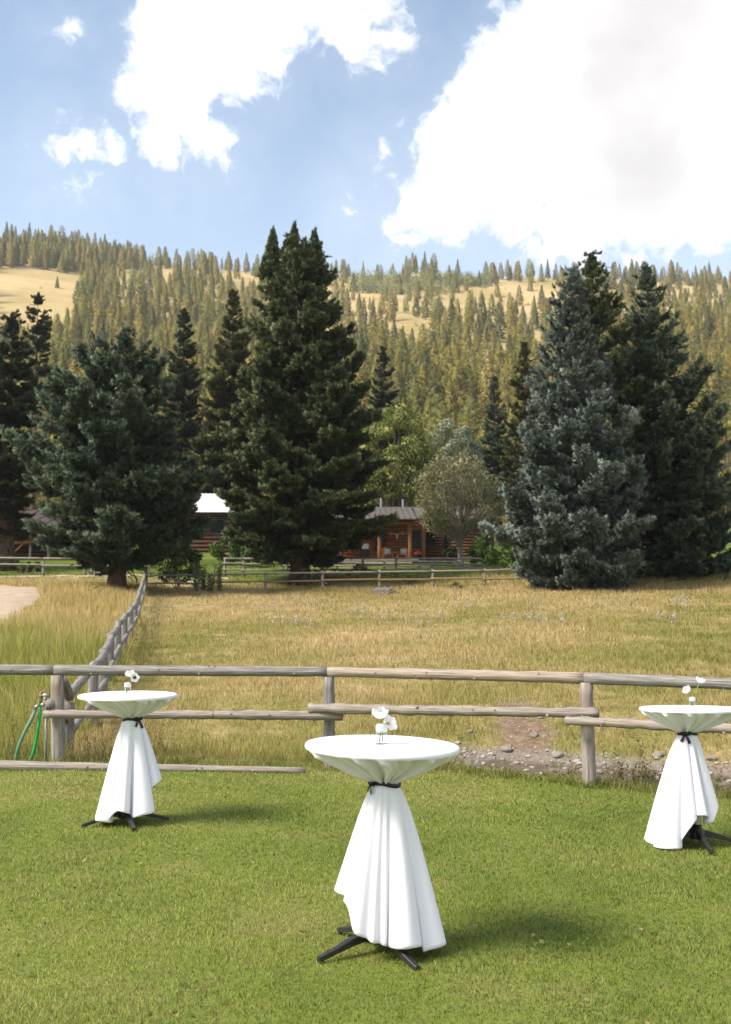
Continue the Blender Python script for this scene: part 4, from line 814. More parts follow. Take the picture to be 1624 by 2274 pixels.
GREEN = [(.070, .094, .038), (.120, .154, .066), (.18, .214, .10)]
GRBL = [(.074, .112, .068), (.132, .182, .114), (.196, .250, .166)]
BLUE = [(.105, .142, .118), (.18, .226, .194), (.265, .318, .283)]
DARK = [(.036, .050, .026), (.058, .078, .040), (.088, .112, .060)]
OLIV = [(.064, .074, .024), (.102, .112, .036), (.145, .150, .055)]
ntri = 0
def SPR(*a, **k):
    global ntri
    t, n = spruce(*a, **k); ntri += n; return t
SPR('blue_spruce', 'broad round-topped spruce with a bare trunk foot beside the track', 262, 50,
    [(735, 212, 298), (752, 172, 328), (800, 118, 348), (850, 84, 358), (900, 64, 380), (960, 52, 402), (1020, 46, 420), (1080, 44, 438), (1140, 62, 448), (1190, 82, 440), (1225, 112, 400), (1250, 175, 330)], GRBL, 11,
    [(0, -.12), (.25, .02), (.5, .25), (.75, .5), (1, .9)], trunk_r=.36, gap=.60, dens=.95, nn=6)
SPR('spruce', 'tallest spruce with three pointed tops in the centre of the yard', 667, 58.5,
    [(524, 645, 692), (560, 606, 732), (605, 588, 748), (700, 566, 772), (800, 545, 808), (900, 520, 834), (1000, 500, 846), (1100, 500, 854), (1160, 512, 846), (1200, 522, 818), (1234, 545, 772)], GREEN, 12,
    [(0, -.22), (.3, -.05), (.55, .15), (.8, .45), (1, .9)], trunk_r=.42, gap=.72, dens=1.0, nn=6, shoot=.31, nl=.20, leaders=[(-67, 503), (-18, 492), (28, 506), (-38, 530), (5, 528)])
SPR('blue_spruce', 'silvery blue spruce with upswept limbs at the pasture edge', 1285, 50,
    [(598, 1262, 1290), (660, 1232, 1312), (740, 1200, 1348), (820, 1166, 1382), (900, 1150, 1402), (1000, 1134, 1426), (1080, 1114, 1442), (1150, 1106, 1452), (1220, 1122, 1445), (1270, 1150, 1440), (1306, 1190, 1410)], BLUE, 13,
    [(0, -.10), (.2, .05), (.4, .45), (.6, .95), (1, 1.4)], trunk_r=.30, gap=.58, dens=.95, curl=.16, nn=6)
SPR('spruce', 'dark green spruce rising behind the silvery blue spruce', 1328, 55,
    [(566, 1314, 1342), (620, 1288, 1370), (700, 1264, 1402), (800, 1242, 1425), (900, 1235, 1430), (1000, 1220, 1450), (1150, 1215, 1460), (1290, 1240, 1450)], GREEN, 14,
    [(0, -.1), (.3, .1), (.6, .5), (1, 1.1)], trunk_r=.30, gap=.75, dens=.85, nn=6, shoot=.30, nl=.18)
SPR('spruce', 'dark spruce with wide reaching limbs at the right edge', 1452, 57,
    [(594, 1444, 1460), (640, 1418, 1486), (720, 1388, 1526), (800, 1362, 1572), (860, 1348, 1616), (940, 1350, 1625), (1050, 1340, 1650), (1150, 1335, 1640), (1230, 1345, 1625), (1285, 1370, 1600)], GRBL, 15,
    [(0, -.15), (.25, 0), (.45, .4), (.7, .8), (1, 1.2)], trunk_r=.36, gap=.72, dens=.9, nn=6, shoot=.30, curl=.16, nl=.18)
SPR('spruce', 'gloomy spruce with a hanging crown at the far left edge', 10, 66, [(700, -4, 24), (760, -40, 55), (850, -70, 78), (950, -90, 82), (1050, -105, 78), (1130, -110, 70), (1180, -90, 50)], DARK, 16, [(0, -.3), (.5, -.1), (1, .6)], trunk_r=.5, gap=.8, dens=.7, nn=5, shoot=.36, nl=.17, spr=1.15)
SPR('fir', 'slim dark fir between the round spruce and the tall spruce', 400, 92, [(690, 396, 404), (750, 378, 424), (850, 358, 440), (960, 345, 452), (1060, 340, 455), (1160, 350, 450)], DARK, 17, [(0, -.2), (.5, .15), (1, .7)], trunk_r=.3, gap=.9, dens=.6, nn=5, shoot=.46, nl=.22, spr=1.3)
SPR('fir', 'olive toned fir touching the left flank of the tall spruce', 512, 88, [(652, 508, 516), (720, 486, 540), (820, 458, 566), (920, 440, 580), (1020, 430, 590), (1120, 428, 590)], OLIV, 18, [(0, -.25), (.5, .05), (1, .7)], trunk_r=.3, gap=.9, dens=.6, nn=5, shoot=.46, nl=.22, spr=1.3)
SPR('fir', 'thin open pine against the golden slope at the far left', 68, 110, [(655, 62, 74), (690, 48, 92), (740, 38, 104), (800, 40, 100), (900, 30, 108)], DARK, 19, [(0, 0), (1, .4)], trunk_r=.25, gap=1.5, dens=.5, nn=5, shoot=.6, nl=.28, spr=1.3)
SPR('fir', 'dark fir just right of the tall spruce', 852, 112, [(778, 848, 856), (830, 830, 874), (900, 815, 892), (1000, 810, 900)], DARK, 20, [(0, -.1), (1, .7)], trunk_r=.25, gap=1.1, dens=.55, nn=5, shoot=.55, nl=.26, spr=1.3)
SPR('fir', 'narrow grey green fir left of the silvery blue spruce', 1102, 104, [(842, 1099, 1106), (890, 1085, 1120), (960, 1070, 1134), (1040, 1060, 1142), (1130, 1060, 1142)], GRBL, 21, [(0, -.1), (1, .8)], trunk_r=.22, gap=.95, dens=.6, nn=5, shoot=.5, nl=.24, spr=1.3)
SPR('fir', 'bright green fir half hidden behind the silvery blue spruce', 1172, 98, [(765, 1168, 1176), (830, 1150, 1196), (920, 1132, 1215), (1020, 1120, 1225), (1120, 1118, 1225)], OLIV, 22, [(0, -.1), (1, .8)], trunk_r=.25, gap=.95, dens=.6, nn=5, shoot=.5, nl=.24, spr=1.3)
print('spruce tris', ntri)

# ------------------------------------------------------------------ leafy trees and shrubs
def leaf_quads(P, size, cols, rng, droop=0):
    n = len(P); A = rng.normal(0, 1, (n, 3)); A[:, 2] -= droop; A /= np.linalg.norm(A, axis=1)[:, None]; B = np.cross(A, rng.normal(0, 1, (n, 3))); B /= np.linalg.norm(B, axis=1)[:, None]
    r = size * rng.uniform(.6, 1.3, (n, 1)); V = np.stack([P - A * r, P - B * r * .55, P + A * r, P + B * r * .55], 1).reshape(-1, 3)
    return V, np.arange(n * 4).reshape(-1, 4), np.repeat(cols, 4, 0)
def leafy(name, label, px, D, top_py, base_py, rad_px, cols, seed, nclump, nleaf, size, trunk=True, group='leafy trees', cat='tree', squash=1.0, bottom=.25, mat_b='bark_grey', droop=.2, stems=4):
    rng = np.random.default_rng(seed); x = X(px, D); zb = z0(x, D); zt = Z(top_py, D); R_ = rad_px * D / F; H = zt - zb; t = empty(name, (x, D, zb), label, cat, group)
    c0 = bottom * H; cen, rad = [], []
    for i in range(nclump):
        u = rng.normal(0, 1, 3); u /= np.linalg.norm(u); q = rng.uniform(.45, 1) ** .5; zc = c0 + (H - c0) * (.5 + .5 * u[2] * q * .82); cen.append((u[0] * q * R_ * .86, u[1] * q * R_ * .86, zc)); rad.append(rng.uniform(.17, .30) * min(R_, H) * squash)
    cen = np.array(cen); rad = np.array(rad); Ps, Cs, Ns = [], [], []
    for c, r in zip(cen, rad):
        u = rng.normal(0, 1, (nleaf, 3)); u /= np.linalg.norm(u, axis=1)[:, None]; P = c + u * (r * rng.uniform(.35, 1.1, (nleaf, 1)) ** .7) * [1, 1, .8]; P = P[P[:, 2] > .02]; Ps.append(P); Ns.append((P - c) / r + [0, 0, .2] + rng.normal(0, .3, P.shape)); Cs.append(np.repeat(pal(cols, np.array([rng.random()])), len(P), 0) * rng.uniform(.75, 1.25, (len(P), 1)))
    V, Fc, C = leaf_quads(np.concatenate(Ps), size, np.concatenate(Cs), rng, droop); obj('crown', arr_mesh('crown', V, Fc, M['leaf'], col=C, nor=np.repeat(np.concatenate(Ns), 4, 0)), t)
    if trunk:
        mb = MB(); th = c0 * .75 + .1; tr = .045 * H ** .8 * .6 + .03; mb.tube([(0, 0, -.1), (.02, 0, th * .5), (0, 0, th)], [tr * 1.25, tr, tr * .95], 10, False, .04, rng); mb.build('trunk', M[mat_b], t, True); lb = MB()
        for i in rng.permutation(len(cen))[:max(stems, len(cen) // 3)]:
            c = cen[i]; m1 = np.array([c[0] * .35, c[1] * .35, th + (c[2] - th) * .45]); lb.tube([(0, 0, th * .85), m1 * [.6, .6, 1] * .5 + np.array([0, 0, th * .45]), m1, c], [tr * .6, tr * .5, tr * .38, tr * .12], 6, False)
        lb.build('limbs', M[mat_b], t, True)
    else:
        mb = MB()
        for i in range(5): c = cen[i % len(cen)]; mb.tube([(c[0] * .1, c[1] * .1, -.05), c * [.6, .6, .55], c], [.03, .02, .008], 5, False)
        mb.build('stems', M['bark_grey'], t)
    return t
WIL = [(.14, .17, .04), (.21, .235, .06), (.29, .295, .09)]; GRY = [(.16, .19, .12), (.23, .26, .175), (.29, .32, .22)]; OLV = [(.17, .17, .08), (.25, .24, .12), (.33, .305, .16)]; SHR = [(.05, .10, .018), (.085, .15, .03), (.13, .19, .05)]; YEL = [(.20, .20, .04), (.30, .27, .06), (.38, .33, .09)]
leafy('willow_tree', 'rounded yellow green willow behind the ranch house', 876, 88, 884, 1130, 92, WIL, 31, 130, 230, .13, bottom=.12, droop=.9)
leafy('leafy_tree', 'pale grey green tree standing behind the olive tree', 1010, 94, 910, 1100, 66, GRY, 32, 70, 170, .11, bottom=.2)
leafy('leafy_tree', 'dusty olive tree with a forked trunk before the house wing', 1022, 67, 1000, 1236, 122, OLV, 33, 120, 110, .085, bottom=.20, squash=.80, stems=9)
leafy('shrub', 'bright green rounded shrub at the right end of the garden fence', 1104, 58, 1165, 1262, 50, SHR, 34, 26, 150, .075, False, 'garden shrubs', 'shrub', 1.2, .05)
leafy('shrub', 'dark shrub mass at the corner of the side fence', 398, 56, 1196, 1300, 66, [(.03, .055, .012), (.05, .085, .02), (.075, .12, .03)], 35, 30, 150, .08, False, 'garden shrubs', 'shrub', 1.2, .05)
leafy('shrub', 'light green shrub below the log house windows', 505, 70, 1188, 1250, 42, SHR, 36, 26, 140, .085, False, 'garden shrubs', 'shrub', 1.2, .05)
leafy('shrub', 'green shrub under the left skirt of the tall spruce', 560, 68, 1200, 1250, 36, SHR, 37, 22, 130, .085, False, 'garden shrubs', 'shrub', 1.2, .05)
leafy('shrub', 'leafy green shrub under the dusty olive tree', 1058, 66, 1205, 1240, 30, SHR, 58, 18, 120, .07, False, 'garden shrubs', 'shrub', 1.2, .05)
leafy('shrub', 'low dark shrub beside the wing of the ranch house', 1000, 70, 1212, 1240, 26, [(.03, .05, .015), (.05, .08, .025)], 38, 16, 110, .07, False, 'garden shrubs', 'shrub', 1.2, .05)
leafy('shrub', 'flowering perennials between the fences right of the spruce trunk', 790, 59.5, 1252, 1275, 45, [(.10, .13, .04), (.16, .18, .06), (.22, .14, .09)], 39, 18, 110, .05, False, 'garden shrubs', 'shrub', .5, .05)
leafy('shrub', 'pale perennial clump between the two garden fences', 690, 58, 1255, 1280, 38, [(.10, .13, .05), (.16, .19, .09), (.24, .24, .13)], 40, 16, 110, .05, False, 'garden shrubs', 'shrub', .5, .05)
leafy('shrub', 'yellow green clump behind the fence post near the boulder', 905, 57, 1256, 1276, 30, [(.15, .17, .03), (.22, .24, .05)], 41, 14, 110, .05, False, 'garden shrubs', 'shrub', .6, .05)
leafy('shrub', 'low pinkish weed clump before the far fence', 1013, 53, 1292, 1312, 18, [(.14, .15, .05), (.20, .17, .09)], 42, 10, 110, .04, False, 'garden shrubs', 'shrub', .7, .05)
leafy('shrub', 'yellow flowering bush in the gold grass near the track', 215, 46, 1298, 1330, 16, [(.36, .32, .05), (.46, .40, .08)], 43, 10, 100, .045, False, 'garden shrubs', 'shrub', .8, .05)
leafy('shrub', 'long dark hedge plant behind the yard fence at far left', 50, 63.5, 1242, 1275, 55, [(.05, .075, .02), (.08, .10, .03), (.13, .12, .04)], 44, 24, 120, .07, False, 'garden shrubs', 'shrub', .6, .05)
for i, (px, tp, rp, lab) in enumerate([(1575, 905, 46, 'tall yellow green tree behind the right-hand spruce'), (1618, 880, 40, 'yellow leafy tree at the right picture edge'), (1545, 985, 40, 'low yellow green tree below the tall one at right'), (1606, 1040, 50, 'olive green thicket at the right picture edge'), (950, 985, 30, 'small golden tree beside the willow')]):
    leafy('leafy_tree', lab, px, 118 + 3 * i if i < 4 else 105, tp, 1150, rp, YEL if i < 3 else WIL, 45 + i, 26, 110, .26, bottom=.1)
for i, (px, tp, rp) in enumerate([(330, 1000, 40), (455, 1040, 36)]): leafy('leafy_tree', ['dull green tree filling the gap left of the slim fir', 'dull green tree in the gap between the two firs'][i], px, 100, tp, 1150, rp, [(.06, .085, .025), (.10, .12, .04)], 55 + i, 24, 120, .2, bottom=.1)
# tall weedy saplings at the fence corner
for i, (px, tp, D_) in enumerate([(437, 1236, 52), (489, 1232, 52.5), (468, 1262, 51.5), (455, 1250, 53)]):
    x = X(px, D_); o = empty('sapling', (x, D_, z0(x, D_)), ['tall leafy sapling left of the pair at the fence corner', 'tall leafy sapling right of the pair at the fence corner', 'low leafy weed before the two tall saplings', 'slender sapling between the two tall saplings'][i], 'sapling', 'saplings at the fence corner'); rng = np.random.default_rng(70 + i); H = Z(tp, D_) - z0(x, D_); Ps = []; mb = MB()
    for k in range(7): a_ = rng.uniform(0, 6.28); q = rng.uniform(.05, .38); e_ = np.array([q * math.cos(a_), q * math.sin(a_), H * rng.uniform(.6, 1)]); tt = rng.uniform(.08, 1, 70)[:, None]; Ps.append(e_ * tt * [1, 1, 1] + rng.normal(0, .06, (70, 3))); mb.tube([(0, 0, 0), e_ * .5, e_], [.015, .01, .004], 5, False)
    P = np.concatenate(Ps); V, Fc, C = leaf_quads(P, .055, pal([(.08, .11, .04), (.14, .17, .07), (.19, .21, .10)], rng.random(len(P))), rng); obj('foliage', arr_mesh('foliage', V, Fc, M['leaf'], col=C), o); mb.build('stems', M['bark_grey'], o)

# ------------------------------------------------------------------ forest on the hill
def pine_arrays(seed, kind, nbr, per, cols, nl=.15, nw=.12):
    rng = np.random.default_rng(seed); P, Dd, Cc, QQ = [], [], [], []; h0 = {'pine': .09, 'fir': .03, 'round': .10}[kind]
    for i in range(nbr):
        h = h0 + (1 - h0) * ((i + rng.random()) / nbr); q = (h - h0) / (1 - h0)
        if kind == 'fir': r = .165 * (1 - q) ** 1.05 + .004
        elif kind == 'pine': r = .178 * (1 - q) ** .68 * (.55 + .45 * min(1, q * 4)) + .005
        else: r = .20 * math.sqrt(max(0, 1 - (q * 1.02 - .25) ** 2 / .60)) * .9 + .01
        r *= rng.uniform(.6, 1.15); a = i * 2.399 + rng.normal(0, .5); u = rng.uniform(.25, 1, per) ** .6; e = -.15 + .75 * q
        P.append(np.stack([r * u * math.cos(a), r * u * math.sin(a), h + e * r * u], 1) + rng.normal(0, .012, (per, 3))); Dd.append(np.stack([np.full(per, math.cos(a)), np.full(per, math.sin(a)), np.full(per, .25)], 1) + rng.normal(0, .5, (per, 3)))
        QQ.append(np.full(per, q)); Cc.append(np.repeat(pal(cols, np.array([np.clip(rng.normal(.5, .25), 0, 1)])), per, 0))
    P, Dd, Cc = np.concatenate(P), np.concatenate(Dd), np.concatenate(Cc); Dd /= np.linalg.norm(Dd, axis=1)[:, None]
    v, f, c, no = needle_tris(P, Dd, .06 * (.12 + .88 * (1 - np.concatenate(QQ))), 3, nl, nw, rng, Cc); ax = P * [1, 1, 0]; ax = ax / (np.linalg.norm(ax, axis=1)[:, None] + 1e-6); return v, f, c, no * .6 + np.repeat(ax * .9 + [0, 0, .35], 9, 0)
HP1 = [(.205, .182, .036), (.315, .268, .058), (.42, .345, .095)]; HP2 = [(.21, .185, .045), (.325, .275, .072), (.425, .35, .11)]; HF = [(.095, .108, .036), (.148, .156, .052), (.205, .198, .074)]; HA = [(.26, .30, .11), (.34, .37, .15), (.41, .43, .20)]
HP3 = [(.16, .172, .04), (.25, .25, .062), (.335, .318, .094)]
KIN = [('pine', HP1), ('pine', HP2), ('fir', HP1), ('fir', HF), ('pine', HP3), ('pine', HP2), ('fir', HP3), ('pine', HF), ('pine', HP1), ('round', HP3)]
VAR = [pine_arrays(200 + i, k_, 140, 13, c_, .068, .036) for i, (k_, c_) in enumerate(KIN)]           # ~650 triangles
AVAR = [pine_arrays(400 + i, 'round', 26, 4, HA) for i in range(2)]
CM = [arr_mesh('crown', v[0], v[1], M['far_needle'], col=v[2], nor=v[3]) for v in VAR]
tm = MB(); tm.tube([(0, 0, -.02), (0, 0, .5), (0, 0, .96)], [.013, .009, .002], 6, False); TM = tm.build('trunk', M['bark_grey'], None); TMESH = TM.data; bpy.data.objects.remove(TM)
POLY = [[(-20, 600), (60, 594), (120, 605), (172, 618), (168, 690), (120, 742), (60, 740), (-20, 715)], [(1010, 655), (1060, 640), (1160, 628), (1230, 628), (1240, 690), (1180, 686), (1100, 666), (1040, 660)], [(880, 705), (965, 715), (955, 762), (900, 752), (850, 735)], [(1045, 885), (1105, 878), (1105, 930), (1060, 935)], [(705, 702), (735, 695), (745, 722), (720, 728)]]
ASP = [(775, 608, 1010, 655), (1010, 612, 1090, 640), (200, 552, 330, 575), (560, 590, 760, 615)]
def inp(poly, x, y):
    c = False; j = len(poly) - 1
    for i in range(len(poly)):
        if (poly[i][1] > y) != (poly[j][1] > y) and x < (poly[j][0] - poly[i][0]) * (y - poly[i][1]) / (poly[j][1] - poly[i][1]) + poly[i][0]: c = not c
        j = i
    return c
rng = np.random.default_rng(404); trees = []; grid = {}
def ok_tree(x, D, z, h):
    p0 = proj(x, D, z); p1 = proj(x, D, z + h * .5); p2 = proj(x, D, z + h * .85)
    if any(inp(P_, *q) for P_ in POLY for q in (p0, p1)): return False
    if any(a <= q[0] <= c and b <= q[1] <= d for (a, b, c, d) in ASP for q in (p0, p2)) and rng.random() < .75: return False
    return True
for tries in range(13000):
    if len(trees) >= 2300: break
    px, py = rng.uniform(-140, 1770), rng.uniform(575, 1185); sp = 10.5 + 8 * (py - 575) / 600; key = (int(px // 24), int(py // 24))
    if any((px - q[0]) ** 2 + ((py - q[1]) * 1.3) ** 2 < sp * sp for i in (-1, 0, 1) for j in (-1, 0, 1) for q in grid.get((key[0] + i, key[1] + j), [])): continue
    x, D = hit(px, py, 128, 930)
    if D > 925: continue
    z = z0(x, D); h = rng.uniform(8, 19) * (1 if D < 600 else .9); sp *= 1.4 if 700 < px < 1260 and py < 840 else 1.0
    if any((px - q[0]) ** 2 + ((py - q[1]) * 1.3) ** 2 < sp * sp for i in (-1, 0, 1) for j in (-1, 0, 1) for q in grid.get((key[0] + i, key[1] + j), [])): continue
    if D < 240: h *= (D / 240) ** 1.6 * .85
    if vnoise(x, D, 30, 61) < .16 or not ok_tree(x, D, z, h): continue
    grid.setdefault(key, []).append((px, py)); trees.append((x, D, z, h, h / D, int(rng.integers(0, 10)), rng.uniform(0, 6.28), rng.uniform(.85, 1.35)))
for i in range(300):                                     # along the crest
    D = rng.uniform(790, 868); x = rng.uniform(-.42, .42) * D; z = z0(x, D); h = rng.uniform(9, 19)
    if ok_tree(x, D, z, h) and vnoise(x, D, 40, 62) > .2: trees.append((x, D, z, h, h / D, int(rng.integers(0, 10)), rng.uniform(0, 6.28), rng.uniform(.8, 1.3)))
for i in range(240):                                     # dense stand above the left meadow
    px, py = rng.uniform(-80, 330), rng.uniform(558, 606); x, D = hit(px, py, 128, 930); z = z0(x, D); h = rng.uniform(12, 19)
    if D < 925 and not any(inp(P_, *proj(x, D, z)) for P_ in POLY): trees.append((x, D, z, h, h / D, int(rng.integers(0, 9)), rng.uniform(0, 6.28), rng.uniform(.9, 1.25)))
trees.sort(key=lambda q: -q[4])
REFC, REFT = {}, None
def put_tree(x, D, z, h, kd, rz, wd, label, group):
    o = empty('pine_tree', (x, D, z), label, 'tree', group, rz); o.scale = (h * wd, h * wd, h)
    global REFT
    c_ = obj('crown', CM[kd], o); REFC.setdefault(kd, c_); REFT = obj('trunk', TMESH, o); return o
WHERE = [(60, 'behind the round-topped spruce at far left'), (330, 'on the forest slope above the round-topped spruce'), (560, 'on the forest slope left of the tall three-topped spruce'), (800, 'on the slope directly behind the tall three-topped spruce'), (980, 'on the slope just right of the tall three-topped spruce'), (1180, 'on the slope just left of the silvery blue spruce'), (1400, 'on the slope behind the silvery blue spruce'), (9999, 'on the slope at the right picture edge')]
for (x, D, z, h, _, kd, rz, wd) in trees[:292]:
    p = proj(x, D, z + h / 2); wh = next(q for lim, q in WHERE if p[0] < lim); look = ['yellow green pine', 'straw tinged pine', 'yellow green fir', 'dark green fir', 'mid green pine', 'straw tinged pine', 'mid green fir', 'dark green pine', 'full yellow green pine', 'rounded green pine'][kd]; band = 'low' if D < 215 else 'high' if D > 330 else 'midway'
    put_tree(x, D, z, h, kd, rz, wd, f'{look} {band} {wh}', f'{look}s {band} {wh}')
for (px, py, h, kd, lab) in [(1105, 661, 12, 1, 'leftmost lone pine on the open golden slope near the ridge'), (1154, 679, 15, 0, 'second lone pine from the left on the golden slope'), (1204, 688, 17, 3, 'largest lone dark fir on the golden slope'), (1178, 646, 12, 2, 'small lone pine highest on the golden slope'), (127, 640, 7, 3, 'single small fir on the golden meadow at far left'), (1222, 690, 9, 3, 'smallest fir right of the lone fir on the slope')]:
    x, D = hit(px, py, 130); put_tree(x, D, z0(x, D), h, kd, 1.0, 1.2, lab, 'lone trees on the golden slope')
def joined(name, items, var, label, cat, m, trunkm=True):
    Vs, Fs, Cs, Ns, b = [], [], [], [], 0
    for (x, D, z, h, kd, rz, wd) in items:
        v, f, c, no = var[kd % len(var)]; ca, sa = math.cos(rz), math.sin(rz); q = v * [h * wd, h * wd, h]; q = np.stack([q[:, 0] * ca - q[:, 1] * sa + x, q[:, 0] * sa + q[:, 1] * ca + D, q[:, 2] + z], 1)
        Vs.append(q); Fs.append(f + b); Cs.append(c * rng.uniform(.8, 1.2)); Ns.append(np.stack([no[:, 0] * ca - no[:, 1] * sa, no[:, 0] * sa + no[:, 1] * ca, no[:, 2]], 1)); b += len(q)
    return tag(obj(name, arr_mesh(name, np.concatenate(Vs), np.concatenate(Fs), m, col=np.concatenate(Cs), nor=np.concatenate(Ns))), label, cat, kind='stuff')
def forest(items):
    """the remaining far conifers: one object, trees placed by geometry nodes"""
    me = bpy.data.meshes.new('forest'); me.vertices.add(len(items)); me.vertices.foreach_set('co', np.array([q[:3] for q in items], np.float32).ravel())
    for nm, ty, dat in (('kind', 'INT', [q[5] for q in items]),): me.attributes.new(nm, ty, 'POINT').data.foreach_set('value', np.array(dat, np.int32))
    me.attributes.new('size', 'FLOAT_VECTOR', 'POINT').data.foreach_set('vector', np.array([(q[3] * q[7], q[3] * q[7], q[3]) for q in items], np.float32).ravel())
    me.attributes.new('turn', 'FLOAT_VECTOR', 'POINT').data.foreach_set('vector', np.array([(0, 0, q[6]) for q in items], np.float32).ravel())
    o = obj('forest', me); ng = bpy.data.node_groups.new('forest', 'GeometryNodeTree'); ng.interface.new_socket('Geometry', in_out='INPUT', socket_type='NodeSocketGeometry'); ng.interface.new_socket('Geometry', in_out='OUTPUT', socket_type='NodeSocketGeometry')
    n, l = ng.nodes, ng.links; gi, go = n.new('NodeGroupInput'), n.new('NodeGroupOutput'); jg = n.new('GeometryNodeJoinGeometry'); l.new(jg.outputs[0], go.inputs[0]); mp = n.new('GeometryNodeMeshToPoints'); l.new(gi.outputs[0], mp.inputs[0])
    def na(nm, ty): q = n.new('GeometryNodeInputNamedAttribute'); q.data_type = ty; q.inputs[0].default_value = nm; return q.outputs[0]
    kd_, sz, tn = na('kind', 'INT'), na('size', 'FLOAT_VECTOR'), na('turn', 'FLOAT_VECTOR'); tr = n.new('GeometryNodeObjectInfo'); tr.transform_space = 'ORIGINAL'; tr.inputs[0].default_value = REFT
    e2r = n.new('FunctionNodeEulerToRotation'); l.new(tn, e2r.inputs[0])
    for k in range(len(CM)):
        oi = n.new('GeometryNodeObjectInfo'); oi.transform_space = 'ORIGINAL'; oi.inputs[0].default_value = REFC[k]; jj = n.new('GeometryNodeJoinGeometry'); l.new(oi.outputs['Geometry'], jj.inputs[0]); l.new(tr.outputs['Geometry'], jj.inputs[0])
        cp = n.new('FunctionNodeCompare'); cp.data_type = 'INT'; cp.operation = 'EQUAL'; l.new(kd_, cp.inputs[2]); cp.inputs[3].default_value = k
        ip = n.new('GeometryNodeInstanceOnPoints'); l.new(mp.outputs[0], ip.inputs['Points']); l.new(cp.outputs[0], ip.inputs['Selection']); l.new(jj.outputs[0], ip.inputs['Instance']); l.new(e2r.outputs[0], ip.inputs['Rotation']); l.new(sz, ip.inputs['Scale']); l.new(ip.outputs[0], jg.inputs[0])
    md = o.modifiers.new('trees', 'NODES'); md.node_group = ng; return tag(o, 'distant conifer forest on the upper hillside and ridge', 'forest', kind='stuff')
forest(trees[292:])
asp = []
for (a, b, c, d) in ASP + [(330, 560, 560, 590)]:
    for i in range(int((c - a) * .9)):
        px, py = rng.uniform(a, c), rng.uniform(b + 8, d); x, D = hit(px, py, 130)
        if D < 1000: asp.append((x, D, z0(x, D) - .5, rng.uniform(5, 10), int(rng.integers(0, 2)), rng.uniform(0, 6), rng.uniform(1.2, 1.9)))
for i in range(150):
    D = rng.uniform(300, 860); x = rng.uniform(-.4, .4) * D; asp.append((x, D, z0(x, D) - .3, rng.uniform(1.5, 4), 0, 0, 1.6))
joined('aspen_thicket', asp, AVAR, 'pale green aspen thickets below the ridge', 'aspens', M['leaf'])
for i, (px, py, h, lean) in enumerate([(865, 712, 17, .08), (845, 735, 13, -.05), (750, 720, 12, .03), (988, 800, 10, .05), (1000, 868, 9, -.06), (1170, 760, 11, .04), (742, 668, 12, -.03)]):
    x, D = hit(px, py, 130); o = empty('dead_tree', (x, D, z0(x, D)), ['tall leaning bare grey trunk right of the tall spruce top', 'shorter bare trunk beside the tall leaning dead trunk', 'bare trunk closest to the right flank of the tall spruce', 'short bare trunk in the middle of the open slope', 'lowest bare grey trunk on the slope above the willow', 'bare grey trunk on the slope nearest the silvery blue spruce', 'highest bare trunk close behind the tall spruce'][i], 'tree', 'dead trees on the hillside'); r_ = np.random.default_rng(i)
    mb = MB(); mb.tube([(0, 0, -.3), (lean * h * .5, 0, h * .5), (lean * h, 0, h)], [.42, .32, .08], 6, False); mb.build('trunk', M['snag'], o); mb = MB()
    for k in range(22): q = r_.uniform(.3, .98); a_ = r_.uniform(0, 6.28); l_ = (1.1 - q) * 3.2; mb.tube([(lean * h * q, 0, h * q), (lean * h * q + l_ * math.cos(a_), l_ * math.sin(a_), h * q + .25 * l_)], [.09, .03], 4, False)
    mb.build('branches', M['snag'], o)

# ------------------------------------------------------------------ cocktail tables
def curve_of(pts):
    A = np.array(sorted(pts)); a = np.concatenate([A[:, 0] - 360, A[:, 0], A[:, 0] + 360]); return lambda u: np.stack([np.interp(np.degrees(u) % 360, a, np.tile(A[:, i], 3)) for i in (1, 2)])
def make_table(hx, hy, gz_, legs, tilt, lab):
    t = empty('cocktail_table', (hx, hy, gz_), lab, 'table', 'cocktail tables on the lawn'); t.rotation_euler = tilt
    mb = MB(); mb.lathe([(.001, 1.035), (.383, 1.035), (.388, 1.040), (.388, 1.058), (.383, 1.062), (.001, 1.062)], 64); mb.build('tabletop', M['plywood'], t, False)
    mb = MB(); mb.lathe([(.034, .10), (.034, 1.035)], 20); mb.build('pole', M['galv'], t, True)
    mb = MB(); mb.lathe([(.001, .05), (.062, .05), (.066, .06), (.062, .115), (.04, .13), (.035, .16), (.001, .16)], 24); mb.build('hub', M['metal_dark'], t, True)
    for a in legs:
        ca, sa = math.cos(R(a)), math.sin(R(a)); prof = [(.045, .060, .118, .023), (.10, .062, .106, .022), (.18, .048, .084, .020), (.26, .027, .055, .017), (.345, .004, .031, .015), (.365, .0, .026, .013)]; V, Fc = [], []
        for (r, z0_, z1_, w) in prof:
            for (s, z) in ((-1, z0_), (1, z0_), (1, z1_ - .004), (.8, z1_), (-.8, z1_), (-1, z1_ - .004)): V.append((r * ca - s * w * sa, r * sa + s * w * ca, z))
        for i in range(len(prof) - 1):
            for j in range(6): Fc.append((i * 6 + j, i * 6 + (j + 1) % 6, (i + 1) * 6 + (j + 1) % 6, (i + 1) * 6 + j))
        Fc += [tuple(range(5, -1, -1)), tuple(range((len(prof) - 1) * 6, len(prof) * 6))]; mb = MB(); mb.add(V, Fc); lg = mb.build('leg', M['metal_dark'], t)
        mb = MB(); mb.lathe([(.001, -.006), (.014, -.006), (.014, .006), (.001, .006)], 10, (.352 * ca, .352 * sa, 0)); mb.build('glide', M['metal_dark'], lg)
    return t
